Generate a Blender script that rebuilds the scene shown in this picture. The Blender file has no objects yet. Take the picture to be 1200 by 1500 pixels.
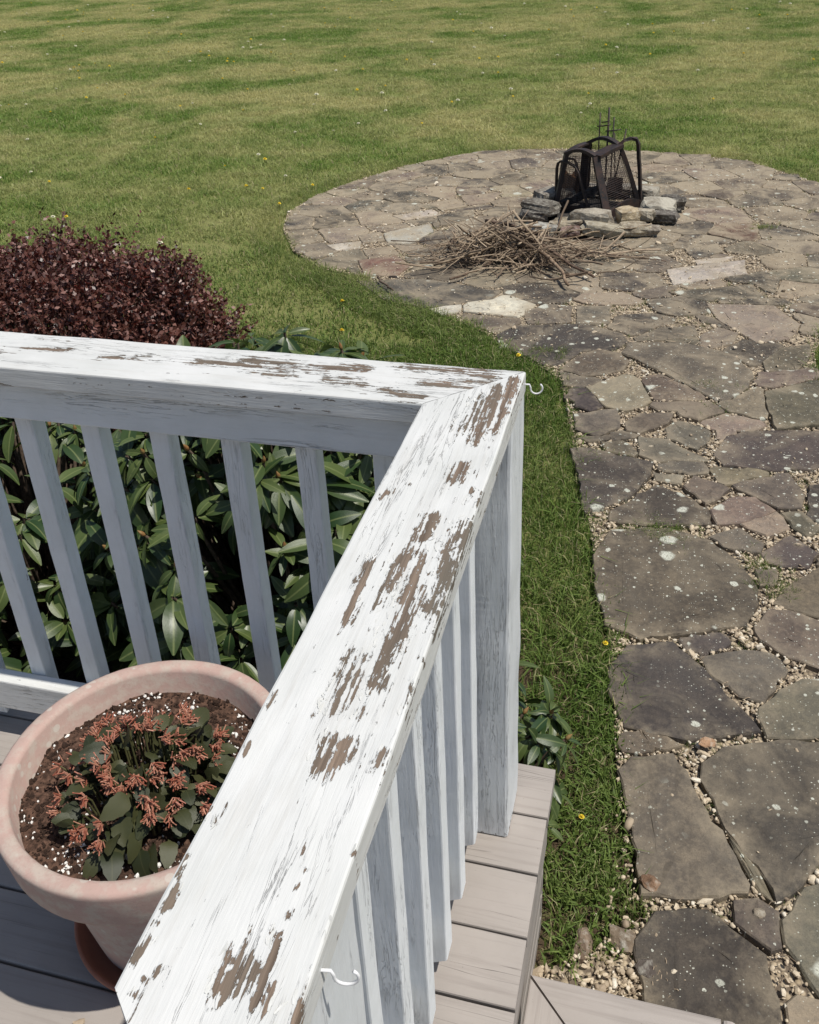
import bpy, bmesh, math, random
import numpy as np
from mathutils import Vector, Matrix, Quaternion, noise as mnoise

# ------------------------------------------------------------------ camera, sky, sun, exposure
sc = bpy.context.scene
COL = sc.collection
CAMZ = 2.2
F_PX, SHIFT = 1400.0, -141.5
PITCH, YAW, ROLL = math.radians(28.79), math.radians(-16.24), math.radians(2.774)
cd = bpy.data.cameras.new('camera')
cam = bpy.data.objects.new('camera', cd)
COL.objects.link(cam)
cd.sensor_fit = 'VERTICAL'
cd.sensor_height = 36.0
cd.lens = 36.0 * F_PX / 1500.0
cd.shift_y = SHIFT / 1500.0
cd.clip_start = 0.02
cd.clip_end = 2000
_f = Vector((math.sin(YAW) * math.cos(PITCH), math.cos(YAW) * math.cos(PITCH), -math.sin(PITCH)))
_r = Vector((math.cos(YAW), -math.sin(YAW), 0))
_d = _f.cross(_r)
_r2 = _r * math.cos(ROLL) + _d * math.sin(ROLL)
_d2 = -_r * math.sin(ROLL) + _d * math.cos(ROLL)
_m = Matrix((_r2, -_d2, -_f)).transposed().to_4x4()
_m.translation = (0, 0, CAMZ)
cam.matrix_world = _m
sc.camera = cam

SUN_TO = Vector((0.45, -0.062, 1.0)).normalized()      # towards the sun
world = bpy.data.worlds.new('World')
sc.world = world
world.use_nodes = True
wn = world.node_tree
bgn = wn.nodes['Background']
skyn = wn.nodes.new('ShaderNodeTexSky')
skyn.sky_type = 'NISHITA'
skyn.sun_disc = False
skyn.sun_elevation = math.asin(SUN_TO.z)
skyn.sun_rotation = math.atan2(SUN_TO.x, SUN_TO.y)
wn.links.new(skyn.outputs[0], bgn.inputs[0])
bgn.inputs[1].default_value = 0.092
sl = bpy.data.lights.new('sun', 'SUN')
sl.energy = 4.5
sl.angle = math.radians(0.53)
sl.color = (1.0, 0.955, 0.88)
sun = bpy.data.objects.new('sun', sl)
COL.objects.link(sun)
sun.rotation_euler = (-SUN_TO).to_track_quat('-Z', 'Y').to_euler()
sc.view_settings.view_transform = 'Standard'
sc.view_settings.look = 'None'
sc.view_settings.gamma = 1.0
sc.view_settings.exposure = 0.0
sc.view_settings.use_curve_mapping = False
sc.cycles.max_bounces = 6
sc.cycles.diffuse_bounces = 3
sc.cycles.glossy_bounces = 2
sc.cycles.transmission_bounces = 3

random.seed(7)
RNG = np.random.default_rng(7)

# ------------------------------------------------------------------ helpers
def tag(o, label=None, cat=None, group=None, kind=None):
    if label: o['label'] = label
    if cat: o['category'] = cat
    if group: o['group'] = group
    if kind: o['kind'] = kind
    return o

def mesh_obj(name, verts, faces, mat=None, parent=None, smooth=False, col=None):
    me = bpy.data.meshes.new(name)
    me.from_pydata([tuple(v) for v in verts], [], [tuple(f) for f in faces])
    me.update()
    return link(name, me, mat, parent, smooth, col)

def link(name, me, mat=None, parent=None, smooth=False, col=None):
    if mat and not me.materials: me.materials.append(mat)
    if smooth: me.polygons.foreach_set('use_smooth', [True] * len(me.polygons))
    o = bpy.data.objects.new(name, me)
    (col or COL).objects.link(o)
    if parent: o.parent = parent
    return o

def bm_obj(name, bm, mat=None, parent=None, smooth=False, col=None):
    me = bpy.data.meshes.new(name)
    bm.to_mesh(me)
    bm.free()
    return link(name, me, mat, parent, smooth, col)

def empty(name, loc=(0, 0, 0)):
    o = bpy.data.objects.new(name, None)
    o.empty_display_size = 0.1
    COL.objects.link(o)
    o.location = loc
    return o

def inside(px, py, poly):
    px = np.asarray(px); py = np.asarray(py)
    r = np.zeros(px.shape, bool)
    n = len(poly)
    for i in range(n):
        x1, y1 = poly[i]; x2, y2 = poly[(i + 1) % n]
        if y1 == y2: continue
        c = ((y1 > py) != (y2 > py)) & (px < (x2 - x1) * (py - y1) / (y2 - y1) + x1)
        r ^= c
    return r

def seg_dist(px, py, poly):
    d = np.full(np.shape(px), 1e9)
    n = len(poly)
    for i in range(n):
        x1, y1 = poly[i]; x2, y2 = poly[(i + 1) % n]
        dx, dy = x2 - x1, y2 - y1
        t = np.clip(((px - x1) * dx + (py - y1) * dy) / (dx * dx + dy * dy + 1e-12), 0, 1)
        d = np.minimum(d, np.hypot(px - x1 - t * dx, py - y1 - t * dy))
    return d

class MB:
    """collects geometry for one mesh"""
    def __init__(s): s.v = []; s.f = []
    def add(s, verts, faces):
        b = len(s.v)
        s.v += [tuple(v) for v in verts]
        s.f += [tuple(i + b for i in f) for f in faces]
    def box(s, lo, hi):
        x0, y0, z0 = lo; x1, y1, z1 = hi
        s.add([(x0,y0,z0),(x1,y0,z0),(x1,y1,z0),(x0,y1,z0),(x0,y0,z1),(x1,y0,z1),(x1,y1,z1),(x0,y1,z1)],
              [(3,2,1,0),(4,5,6,7),(0,1,5,4),(1,2,6,5),(2,3,7,6),(3,0,4,7)])
    def tube(s, pts, rad, n=6, cap=True):
        pts = [Vector(p) for p in pts]
        m = len(pts)
        rads = rad if hasattr(rad, '__len__') else [rad] * m
        b = len(s.v)
        t0 = (pts[1] - pts[0]).normalized()
        up = Vector((0, 0, 1)) if abs(t0.z) < .9 else Vector((1, 0, 0))
        a = t0.cross(up).normalized()
        for i, p in enumerate(pts):
            t = (pts[min(i + 1, m - 1)] - pts[max(i - 1, 0)]).normalized()
            a = (a - t * a.dot(t)).normalized()
            c = t.cross(a)
            for k in range(n):
                an = 2 * math.pi * k / n
                s.v.append(tuple(p + (a * math.cos(an) + c * math.sin(an)) * rads[i]))
        for i in range(m - 1):
            for k in range(n):
                k2 = (k + 1) % n
                s.f.append((b + i*n + k, b + i*n + k2, b + (i+1)*n + k2, b + (i+1)*n + k))
        if cap:
            s.f.append(tuple(b + k for k in range(n))[::-1])
            s.f.append(tuple(b + (m-1)*n + k for k in range(n)))
    def bar(s, pts, w, t, side):
        """flat bar swept along pts, w wide along the direction side, t thick"""
        pts = [Vector(p) for p in pts]; m = len(pts); b = len(s.v)
        for i, p in enumerate(pts):
            d = (pts[min(i+1, m-1)] - pts[max(i-1, 0)]).normalized()
            a = Vector(side); a = (a - d * a.dot(d)).normalized(); c = d.cross(a)
            for (u, v) in ((-1,-1),(1,-1),(1,1),(-1,1)):
                s.v.append(tuple(p + a * u * w/2 + c * v * t/2))
        for i in range(m - 1):
            for k in range(4):
                k2 = (k+1) % 4
                s.f.append((b+i*4+k, b+i*4+k2, b+(i+1)*4+k2, b+(i+1)*4+k))
        s.f.append((b+3,b+2,b+1,b)); e = b+(m-1)*4; s.f.append((e,e+1,e+2,e+3))
    def build(s, name, mat=None, parent=None, smooth=False, col=None):
        return mesh_obj(name, s.v, s.f, mat, parent, smooth, col)

def np_mesh(name, verts, tris, mat, parent=None, smooth=False, col=None, k=3):
    me = bpy.data.meshes.new(name)
    verts = np.asarray(verts, np.float32); tris = np.asarray(tris, np.int32)
    me.vertices.add(len(verts)); me.vertices.foreach_set('co', verts.ravel())
    me.loops.add(tris.size); me.loops.foreach_set('vertex_index', tris.ravel())
    me.polygons.add(len(tris)); me.polygons.foreach_set('loop_start', np.arange(0, tris.size, k, dtype=np.int32))
    me.update(calc_edges=True)
    return link(name, me, mat, parent, smooth, col)

# ---- node helpers
class NT:
    def __init__(s, name):
        s.m = bpy.data.materials.new(name); s.m.use_nodes = True
        s.t = s.m.node_tree; s.n = s.t.nodes; s.l = s.t.links
        s.p = s.n['Principled BSDF']; s.out = s.n['Material Output']
    def new(s, typ, **kw):
        n = s.n.new('ShaderNode' + typ)
        for k, v in kw.items(): setattr(n, k, v)
        return n
    def set(s, sock, v):
        if isinstance(v, bpy.types.NodeSocket): s.l.new(v, sock)
        else:
            if hasattr(sock.default_value, '__len__') and len(sock.default_value) == 4 and len(v) == 3: v = (*v, 1)
            sock.default_value = v
    def coord(s, kind='Object', scale=(1,1,1), rot=(0,0,0), loc=(0,0,0), rnd=False):
        if kind == 'World': v = s.new('NewGeometry').outputs['Position']
        else: v = s.new('TexCoord').outputs[kind]
        if rnd:
            oi = s.new('ObjectInfo'); mu = s.new('VectorMath', operation='SCALE')
            cb = s.new('CombineXYZ')
            for i in range(3): s.l.new(oi.outputs['Random'], cb.inputs[i])
            s.l.new(cb.outputs[0], mu.inputs[0]); mu.inputs['Scale'].default_value = 37.0
            ad = s.new('VectorMath', operation='ADD'); s.l.new(v, ad.inputs[0]); s.l.new(mu.outputs[0], ad.inputs[1]); v = ad.outputs[0]
        mp = s.new('Mapping'); s.l.new(v, mp.inputs[0])
        mp.inputs['Scale'].default_value = scale; mp.inputs['Rotation'].default_value = rot; mp.inputs['Location'].default_value = loc
        return mp.outputs[0]
    def noise(s, co, scale, detail=4, rough=.55, dist=0, out=0):
        n = s.new('TexNoise'); s.l.new(co, n.inputs['Vector'])
        n.inputs['Scale'].default_value = scale; n.inputs['Detail'].default_value = detail
        n.inputs['Roughness'].default_value = rough; n.inputs['Distortion'].default_value = dist
        return n.outputs[out]
    def voro(s, co, scale, feature='F1', out='Distance', rand=1):
        n = s.new('TexVoronoi', feature=feature); s.l.new(co, n.inputs['Vector'])
        n.inputs['Scale'].default_value = scale; n.inputs['Randomness'].default_value = rand
        return n.outputs[out]
    def math(s, op, a, b=0.0, c=0.0, clamp=False):
        n = s.new('Math', operation=op, use_clamp=clamp)
        for i, v in enumerate((a, b, c)): s.set(n.inputs[i], v)
        return n.outputs[0]
    def ramp(s, v, a, b, c=0.0, d=1.0, smooth=False):
        n = s.new('MapRange'); n.clamp = True
        if smooth: n.interpolation_type = 'SMOOTHSTEP'
        for i, x in enumerate((v, a, b, c, d)): s.set(n.inputs[i], x)
        return n.outputs[0]
    def mix(s, f, a, b, typ='MIX'):
        n = s.new('Mix', data_type='RGBA', blend_type=typ)
        s.set(n.inputs[0], f); s.set(n.inputs[6], a); s.set(n.inputs[7], b)
        return n.outputs[2]
    def sepy(s):
        x = s.new('SeparateXYZ'); s.l.new(s.new('NewGeometry').outputs['Position'], x.inputs[0])
        return x.outputs[1]
    def attr(s, name, out='Fac'):
        return s.new('Attribute', attribute_name=name).outputs[out]
    def bump(s, h, strength=.5, dist=.01, nrm=None):
        n = s.new('Bump'); s.set(n.inputs['Height'], h)
        n.inputs['Strength'].default_value = strength; n.inputs['Distance'].default_value = dist
        if nrm: s.l.new(nrm, n.inputs['Normal'])
        return n.outputs[0]
    def fin(s, color, rough=.6, normal=None, spec=.5):
        s.set(s.p.inputs['Base Color'], color); s.set(s.p.inputs['Roughness'], rough)
        s.p.inputs['Specular IOR Level'].default_value = spec
        if normal: s.l.new(normal, s.p.inputs['Normal'])
        return s.m
    def translucent(s, color, fac):
        tr = s.new('BsdfTranslucent'); s.set(tr.inputs[0], color)
        mx = s.new('MixShader'); mx.inputs[0].default_value = fac
        s.l.new(s.p.outputs[0], mx.inputs[1]); s.l.new(tr.outputs[0], mx.inputs[2]); s.l.new(mx.outputs[0], s.out.inputs[0])

def scatter(name, pts, rot, scl, idx, sources):
    """one object of kind stuff: instances of the source objects on points"""
    me = bpy.data.meshes.new(name)
    pts = np.asarray(pts, np.float32); n = len(pts)
    me.vertices.add(n); me.vertices.foreach_set('co', pts.ravel())
    a = me.attributes.new('rot', 'FLOAT_VECTOR', 'POINT'); a.data.foreach_set('vector', np.asarray(rot, np.float32).ravel())
    a = me.attributes.new('scl', 'FLOAT_VECTOR', 'POINT')
    sv = np.asarray(scl, np.float32)
    if sv.ndim == 1: sv = np.repeat(sv[:, None], 3, 1)
    a.data.foreach_set('vector', sv.ravel())
    a = me.attributes.new('idx', 'INT', 'POINT'); a.data.foreach_set('value', np.asarray(idx, np.int32))
    o = link(name, me)
    c = bpy.data.collections.new(name + '_source')
    for i, s_ in enumerate(sources): c.objects.link(s_)
    ng = bpy.data.node_groups.new(name + '_scatter', 'GeometryNodeTree')
    ng.interface.new_socket('Geometry', in_out='INPUT', socket_type='NodeSocketGeometry')
    ng.interface.new_socket('Geometry', in_out='OUTPUT', socket_type='NodeSocketGeometry')
    N = ng.nodes; L = ng.links
    gi = N.new('NodeGroupInput'); go = N.new('NodeGroupOutput')
    ci = N.new('GeometryNodeCollectionInfo'); ci.inputs['Collection'].default_value = c
    ci.inputs['Separate Children'].default_value = True; ci.inputs['Reset Children'].default_value = True
    ip = N.new('GeometryNodeInstanceOnPoints'); ip.inputs['Pick Instance'].default_value = True
    def na(nm, t):
        x = N.new('GeometryNodeInputNamedAttribute'); x.data_type = t; x.inputs['Name'].default_value = nm
        return x.outputs['Attribute']
    e2r = N.new('FunctionNodeEulerToRotation')
    L.new(na('rot', 'FLOAT_VECTOR'), e2r.inputs[0])
    L.new(gi.outputs[0], ip.inputs['Points']); L.new(ci.outputs[0], ip.inputs['Instance'])
    L.new(e2r.outputs[0], ip.inputs['Rotation']); L.new(na('scl', 'FLOAT_VECTOR'), ip.inputs['Scale'])
    L.new(na('idx', 'INT'), ip.inputs['Instance Index'])
    L.new(ip.outputs[0], go.inputs[0])
    md = o.modifiers.new('scatter', 'NODES'); md.node_group = ng
    return o

def loose(name, mb, mat, smooth=False):
    """a source object for scatter(), linked only to that scatter's own collection"""
    me = bpy.data.meshes.new(name)
    me.from_pydata(mb.v, [], mb.f); me.update(); me.materials.append(mat)
    if smooth: me.polygons.foreach_set('use_smooth', [True] * len(me.polygons))
    return bpy.data.objects.new(name, me)

# ------------------------------------------------------------------ materials
def mat_paint(name, peel_attr=False, amount=0.0, grain=1.0, edge=None, dirt=.35, crack=.38, light=1.0, cool=0.0):
    """old white paint over grey-brown timber; local X runs along the grain"""
    t = NT(name)
    co = t.coord('Object', rnd=True)
    lng = t.coord('Object', scale=(.10, 1, 1), rnd=True)          # stretched along the grain
    vlng = t.coord('Object', scale=(.025, 1, 1), rnd=True)
    mlng = t.coord('Object', scale=(.07, 1, 1), rnd=True)
    s1 = t.noise(t.coord('Object', scale=(.16, 1, 1), rnd=True), 42, 5, .66, .5)
    s2 = t.noise(t.coord('Object', scale=(.45, 1, 1), rnd=True), 120, 5, .7, .5)
    s3 = t.noise(t.coord('Object', scale=(.04, 1, 1), rnd=True), 170, 3, .6)
    m = t.math('ADD', t.math('MULTIPLY', t.math('SUBTRACT', s1, .5), 1.6), t.math('MULTIPLY', t.math('SUBTRACT', s2, .5), 2.0))
    m = t.math('ADD', m, t.math('MULTIPLY', t.math('SUBTRACT', s3, .5), 2.3))
    if peel_attr: m = t.math('ADD', m, t.math('MULTIPLY', t.attr('peel'), .80))
    m = t.math('ADD', m, amount)
    peel = t.ramp(m, .50, .535)
    rim = t.ramp(m, .40, .52)
    # wood
    g1 = t.noise(vlng, 160, 5, .7); g2 = t.noise(lng, 20, 3, .5)
    wood = t.mix(t.ramp(g1, .3, .7), (.075, .052, .037), (.27, .20, .148))
    wood = t.mix(t.ramp(g2, .4, .65), wood, (.13, .11, .085))
    # paint
    pm = t.noise(co, 9, 5, .6); pm2 = t.noise(lng, 75, 5, .7)
    paint = t.mix(t.ramp(pm, .35, .75), tuple(v*light*k for v, k in zip((.63, .63, .61), (1-cool, 1, 1+cool*1.6))), tuple(v*light*k for v, k in zip((.55, .555, .53), (1-cool, 1, 1+cool*1.6))))
    paint = t.mix(t.math('MULTIPLY', t.ramp(pm2, .50, .70), dirt), paint, (.45, .43, .39))
    # hair cracks along the grain
    ck = t.noise(mlng, 80, 4, .65, 1.2)
    ckm = t.ramp(t.math('ABSOLUTE', t.math('SUBTRACT', ck, .5)), 0, .017, 1, 0)
    brk = t.ramp(t.noise(lng, 22, 4, .7), .50, .60)
    ckm = t.math('MULTIPLY', ckm, brk)
    paint = t.mix(t.math('MULTIPLY', ckm, crack), paint, (.2, .175, .15))
    colr = t.mix(peel, paint, wood)
    h = t.math('SUBTRACT', t.math('MULTIPLY', pm2, .55 * grain), t.math('MULTIPLY', peel, 1.5))
    h = t.math('ADD', h, t.math('MULTIPLY', rim, .35))
    h = t.math('SUBTRACT', h, t.math('MULTIPLY', ckm, .6))
    h = t.math('ADD', h, t.math('MULTIPLY', g1, .35 * grain))
    h = t.math('ADD', h, t.math('MULTIPLY', pm, .5))
    return t.fin(colr, t.ramp(peel, 0, 1, .5, .85), t.bump(h, .9, .0017), .35)

def mat_simple(name, a, b, scale=20, rough=.7, bump=.3, bd=.003, stretch=(1,1,1), spec=.3, lo=.35, hi=.65):
    t = NT(name); co = t.coord('Object', scale=stretch, rnd=True)
    n = t.noise(co, scale, 6, .6)
    return t.fin(t.mix(t.ramp(n, lo, hi), a, b), rough, t.bump(n, bump, bd), spec)

M = {}
M['rail'] = mat_paint('peeling_white_paint', True, -.16)
M['paint'] = mat_paint('white_paint', False, -.16, light=1.1)
M['paint_sound'] = mat_paint('sound_white_paint', False, -.42, dirt=.15, crack=.08, light=1.3, cool=.03)  # sound paint, also lightened and cooled: bluish sky shade put into the colour
M['post'] = mat_paint('post_white_paint', True, -.34, 1.8, dirt=.2, crack=.15, light=1.12, cool=.03)  # cool puts the same bluish sky cast into the post paint

def mat_deck():
    t = NT('taupe_deck_paint'); v = t.coord('Object', scale=(.04, 1, 1), rnd=True); co = t.coord('Object', rnd=True)
    g = t.noise(v, 70, 5, .65, .3); b = t.noise(co, 3.5, 5, .6); f = t.noise(co, 120, 3, .6)
    c = t.mix(t.ramp(b, .35, .7), (.36, .322, .29), (.30, .268, .24))
    c = t.mix(t.math('MULTIPLY', t.ramp(g, .50, .72), .6), c, (.23, .20, .178))
    ck = t.ramp(t.math('ABSOLUTE', t.math('SUBTRACT', t.noise(v, 26, 2, .5, .5), .5)), 0, .006, 1, 0)
    ck = t.math('MULTIPLY', ck, t.ramp(t.noise(t.coord('Object', scale=(.2, 1, 1), rnd=True), 9, 3, .6), .55, .62))
    c = t.mix(ck, c, (.10, .085, .075))
    c = t.mix(t.ramp(f, .70, .78), c, (.2, .18, .16))
    h = t.math('SUBTRACT', g, ck)
    return t.fin(c, .62, t.bump(h, .5, .0015), .3)
M['deck'] = mat_deck()

def mat_stone():
    t = NT('lichened_flagstone')
    oi = t.new('ObjectInfo')
    co = t.coord('Object', rnd=True)
    n1 = t.noise(co, 2.2, 6, .62, .4); n2 = t.noise(co, 11, 6, .65); n3 = t.noise(co, 60, 4, .6); n4 = t.noise(co, 260, 3, .6)
    base = oi.outputs['Color']
    dk = t.mix(1.0, base, (.56, .54, .55), 'MULTIPLY')
    lt = t.mix(1.0, base, (1.5, 1.42, 1.3), 'MULTIPLY')
    c = t.mix(t.ramp(n1, .36, .62), dk, base)
    c = t.mix(t.math('MULTIPLY', t.ramp(n2, .50, .70), .75), c, lt)
    c = t.mix(t.math('MULTIPLY', t.ramp(n3, .46, .68), .5), c, lt)
    c = t.mix(t.math('MULTIPLY', t.ramp(n4, .45, .68), .6), c, dk)
    # tan dust gathering on the flat
    c = t.mix(t.math('MULTIPLY', t.ramp(t.math('ADD', t.noise(co, 3.4, 5, .7, .6), t.ramp(t.sepy(), 3.6, 6.5, 0, .11)), .52, .70), t.ramp(t.sepy(), 3.6, 6.5, .34, .8)), c, (.325, .268, .187))
    ed = t.attr('edge')
    c = t.mix(t.math('MULTIPLY', t.math('MULTIPLY', ed, t.ramp(t.noise(co, 7, 6, .75), .45, .66)), .7), c, (.31, .255, .178))
    # lichen: round pale spots of several sizes
    def spots(scale, thr, seedloc, keep):
        w = t.coord('Object', loc=seedloc, rnd=True)
        wob = t.new('VectorMath', operation='MULTIPLY_ADD')
        t.l.new(t.noise(w, scale * 2.2, 3, .6, 0, 1), wob.inputs[0]); wob.inputs[1].default_value = (.34/scale, .34/scale, 0); t.l.new(w, wob.inputs[2])
        v = t.new('TexVoronoi', feature='F1', voronoi_dimensions='2D'); t.l.new(wob.outputs[0], v.inputs['Vector']); v.inputs['Scale'].default_value = scale
        sp = t.new('SeparateColor'); t.l.new(v.outputs['Color'], sp.inputs[0])
        rad = t.math('MULTIPLY', t.ramp(sp.outputs[0], keep, 1.0), thr)
        return t.ramp(t.math('SUBTRACT', rad, v.outputs['Distance']), 0, .05)
    s_ = t.math('MAXIMUM', spots(5, .19, (3, 1, 0), .70), spots(16, .25, (7, 5, 0), .84))
    s_ = t.math('MAXIMUM', s_, t.math('MAXIMUM', spots(44, .26, (1, 9, 0), .87), spots(140, .30, (4, 2, 0), .88)))
    s_ = t.math('MULTIPLY', s_, t.ramp(n4, .34, .52, .25, 1))
    hs = t.math('FRACT', t.math('MULTIPLY', oi.outputs['Random'], 17.3))
    s_ = t.math('MULTIPLY', s_, t.ramp(t.math('ADD', t.noise(co, 2.6, 4, .6), t.math('MULTIPLY', hs, .45)), .50, .66))
    c = t.mix(s_, c, t.mix(n3, (.40, .41, .33), (.58, .58, .50)))
    h = t.math('ADD', t.math('MULTIPLY', n2, 1.0), t.math('MULTIPLY', n3, .35))
    h = t.math('ADD', h, t.math('MULTIPLY', n4, .10))
    return t.fin(c, .82, t.bump(h, .65, .008), .25)
M['stone'] = mat_stone()

def mat_bed():
    t = NT('gravel_joint_sand'); co = t.coord('World')
    n = t.noise(co, 6, 5, .65); n2 = t.noise(co, 90, 4, .6)
    v = t.voro(co, 70); vc = t.voro(co, 70, 'F1', 'Color')
    sp = t.new('SeparateColor'); t.l.new(vc, sp.inputs[0])
    c = t.mix(t.ramp(n, .35, .65), (.22, .172, .112), (.46, .37, .25))
    c = t.mix(t.math('MULTIPLY', sp.outputs[0], .6), c, (.56, .47, .34))
    c = t.mix(t.ramp(v, .4, .65), c, (.14, .11, .08))
    h = t.math('SUBTRACT', t.math('MULTIPLY', n2, .3), v)
    return t.fin(c, .9, t.bump(h, .8, .01), .2)
M['bed'] = mat_bed()

def mat_pebble():
    t = NT('pea_gravel'); oi = t.new('ObjectInfo'); co = t.coord('Object')
    r = oi.outputs['Random']
    c = t.mix(t.ramp(r, 0, .6), (.27, .21, .145), (.56, .465, .33))
    c = t.mix(t.ramp(r, .78, .97), c, (.72, .66, .54))
    c = t.mix(t.math('MULTIPLY', t.ramp(t.noise(co, 2.5, 3), .4, .7), .6), c, (.34, .26, .18))
    return t.fin(c, .7, None, .3)
M['pebble'] = mat_pebble()

def mat_grass(name, a, b, dry, far=0.0):
    t = NT(name); w = t.coord('World')
    n = t.noise(w, .55, 5, .65, .3); n2 = t.noise(w, 3.2, 4, .6); n3 = t.noise(t.coord('World', scale=(.75, 1.25, 1)), .8, 4, .6)
    tint = t.attr('tint')
    gp = t.new('SeparateXYZ'); t.l.new(t.new('NewGeometry').outputs['Position'], gp.inputs[0])
    lush = t.ramp(gp.outputs[1], 4.2, 8.5, 1, 0)
    c = t.mix(tint, t.mix(lush, a, (.072, .138, .022)), t.mix(lush, b, (.195, .285, .06)))
    yf = t.math('ADD', t.math('MULTIPLY', t.ramp(n, .42, .58), .7), t.math('MULTIPLY', t.ramp(n3, .46, .60), .5))
    # more dry growth away from the patio
    sx = t.new('SeparateXYZ'); t.l.new(t.new('NewGeometry').outputs['Position'], sx.inputs[0])
    yf = t.math('MULTIPLY', yf, t.ramp(sx.outputs[1], 4.5, 10.0, .15, 1.25))
    c = t.mix(t.math('MULTIPLY', yf, .9), c, dry)
    c = t.mix(t.ramp(t.attr('dead'), .5, .51), c, (.50, .43, .24))
    c = t.mix(t.math('MULTIPLY', t.ramp(n2, .35, .7), .3), c, (.07, .125, .022))
    t.fin(c, .5, None, .25)
    t.translucent(c, .38)
    return t.m
M['grass'] = mat_grass('mown_grass', (.125, .225, .034), (.28, .39, .095), (.60, .55, .25))

def mat_lawn():
    t = NT('lawn_ground'); w = t.coord('World')
    n = t.noise(w, .55, 5, .65, .3); n2 = t.noise(w, 40, 4, .7); n3 = t.noise(w, 300, 2, .7)
    c = t.mix(n2, (.14, .18, .045), (.26, .29, .09))
    c = t.mix(t.math('MULTIPLY', t.ramp(n, .42, .66), .6), c, (.44, .40, .18))
    c = t.mix(t.math('MULTIPLY', t.ramp(t.sepy(), 2.3, 2.8, 1, 0), t.ramp(n2, .25, .5)), c, (.12, .085, .055))
    return t.fin(c, .95, t.bump(t.math('ADD', n2, t.math('MULTIPLY', n3, .5)), .9, .03), .1)
M['lawn'] = mat_lawn()
M['mulch'] = mat_simple('bark_mulch', (.018, .012, .009), (.075, .05, .035), 55, .95, .9, .02)
M['soil'] = mat_simple('potting_soil', (.042, .023, .015), (.145, .082, .056), 110, .95, 1.0, .006, lo=.38, hi=.66)
M['perlite'] = mat_simple('perlite', (.72, .70, .66), (.85, .84, .8), 200, .8, .2)
def mat_iron():
    t = NT('rusted_iron'); co = t.coord('Object'); w = t.coord('World')
    n = t.noise(w, 14, 5, .65); n2 = t.noise(w, 90, 4, .6)
    c = t.mix(t.ramp(n, .42, .7), (.016, .013, .013), (.055, .032, .024))
    c = t.mix(t.math('MULTIPLY', t.ramp(n2, .55, .7), .5), c, (.12, .055, .028))
    return t.fin(c, .6, t.bump(n2, .4, .002), .4)
M['iron'] = mat_iron()
M['rust'] = mat_simple('rusty_mesh_sheet', (.08, .035, .016), (.24, .115, .045), 25, .85, .4)
M['ash'] = mat_simple('ash_and_char', (.008, .007, .007), (.07, .062, .056), 26, .95, .9, .02)
def mat_rock():
    t = NT('fire_ring_rock'); oi = t.new('ObjectInfo'); co = t.coord('Object', rnd=True)
    n = t.noise(co, 9, 6, .65, .5); n2 = t.noise(co, 45, 5, .6)
    dk = t.mix(1, oi.outputs['Color'], (.45, .42, .4), 'MULTIPLY')
    c = t.mix(t.ramp(n, .40, .58), dk, oi.outputs['Color'])
    c = t.mix(t.math('MULTIPLY', t.ramp(n2, .5, .7), .5), c, (.5, .48, .41))
    return t.fin(c, .85, t.bump(t.math('ADD', n, t.math('MULTIPLY', n2, .4)), .8, .02), .25)
M['rock'] = mat_rock()
def mat_stick():
    t = NT('dry_twig_bark'); co = t.coord('World')
    tint = t.attr('tint'); oi = t.new('ObjectInfo')
    n = t.noise(co, 30, 4, .6)
    c = t.mix(tint, (.085, .056, .038), (.50, .39, .27))
    c = t.mix(t.math('MULTIPLY', t.ramp(n, .45, .7), .6), c, (.14, .098, .068))
    return t.fin(c, .8, t.bump(t.noise(co, 150, 3), .4, .003), .25)
M['stick'] = mat_stick()
def mat_branch():
    t = NT('dry_branch_bark'); oi = t.new('ObjectInfo'); co = t.coord('Object', rnd=True)
    n = t.noise(co, 26, 5, .65)
    c = t.mix(t.ramp(n, .42, .62), t.mix(1, oi.outputs['Color'], (.4, .36, .34), 'MULTIPLY'), oi.outputs['Color'])
    return t.fin(c, .8, t.bump(n, .5, .004), .25)
M['branch'] = mat_branch()
def mat_terra():
    t = NT('weathered_clay_pot'); co = t.coord('Object')
    n = t.noise(co, 6, 5, .6, .3); n2 = t.noise(co, 38, 5, .65); n3 = t.noise(co, 170, 3, .6)
    c = t.mix(t.ramp(n, .35, .65), (.47, .325, .28), (.40, .29, .25))
    c = t.mix(t.math('MULTIPLY', t.ramp(n2, .44, .62), .75), c, (.46, .40, .34))
    c = t.mix(t.math('MULTIPLY', t.ramp(n3, .55, .7), .25), c, (.3, .22, .18))
    v = t.voro(co, 48); vc = t.new('SeparateColor'); t.l.new(t.voro(co, 48, 'F1', 'Color'), vc.inputs[0])
    sp = t.ramp(t.math('SUBTRACT', t.math('MULTIPLY', t.ramp(vc.outputs[0], .62, 1), .42), v), 0, .08)
    zz = t.new('SeparateXYZ'); t.l.new(co, zz.inputs[0])
    c = t.mix(t.math('MULTIPLY', sp, .6), c, (.52, .49, .43))
    return t.fin(c, .85, t.bump(t.math('ADD', n2, t.math('MULTIPLY', n3, .4)), .35, .002), .2)
M['terra'] = mat_terra()
M['saucer'] = mat_simple('clay_saucer', (.36, .15, .095), (.30, .125, .08), 22, .8, .2)
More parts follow.
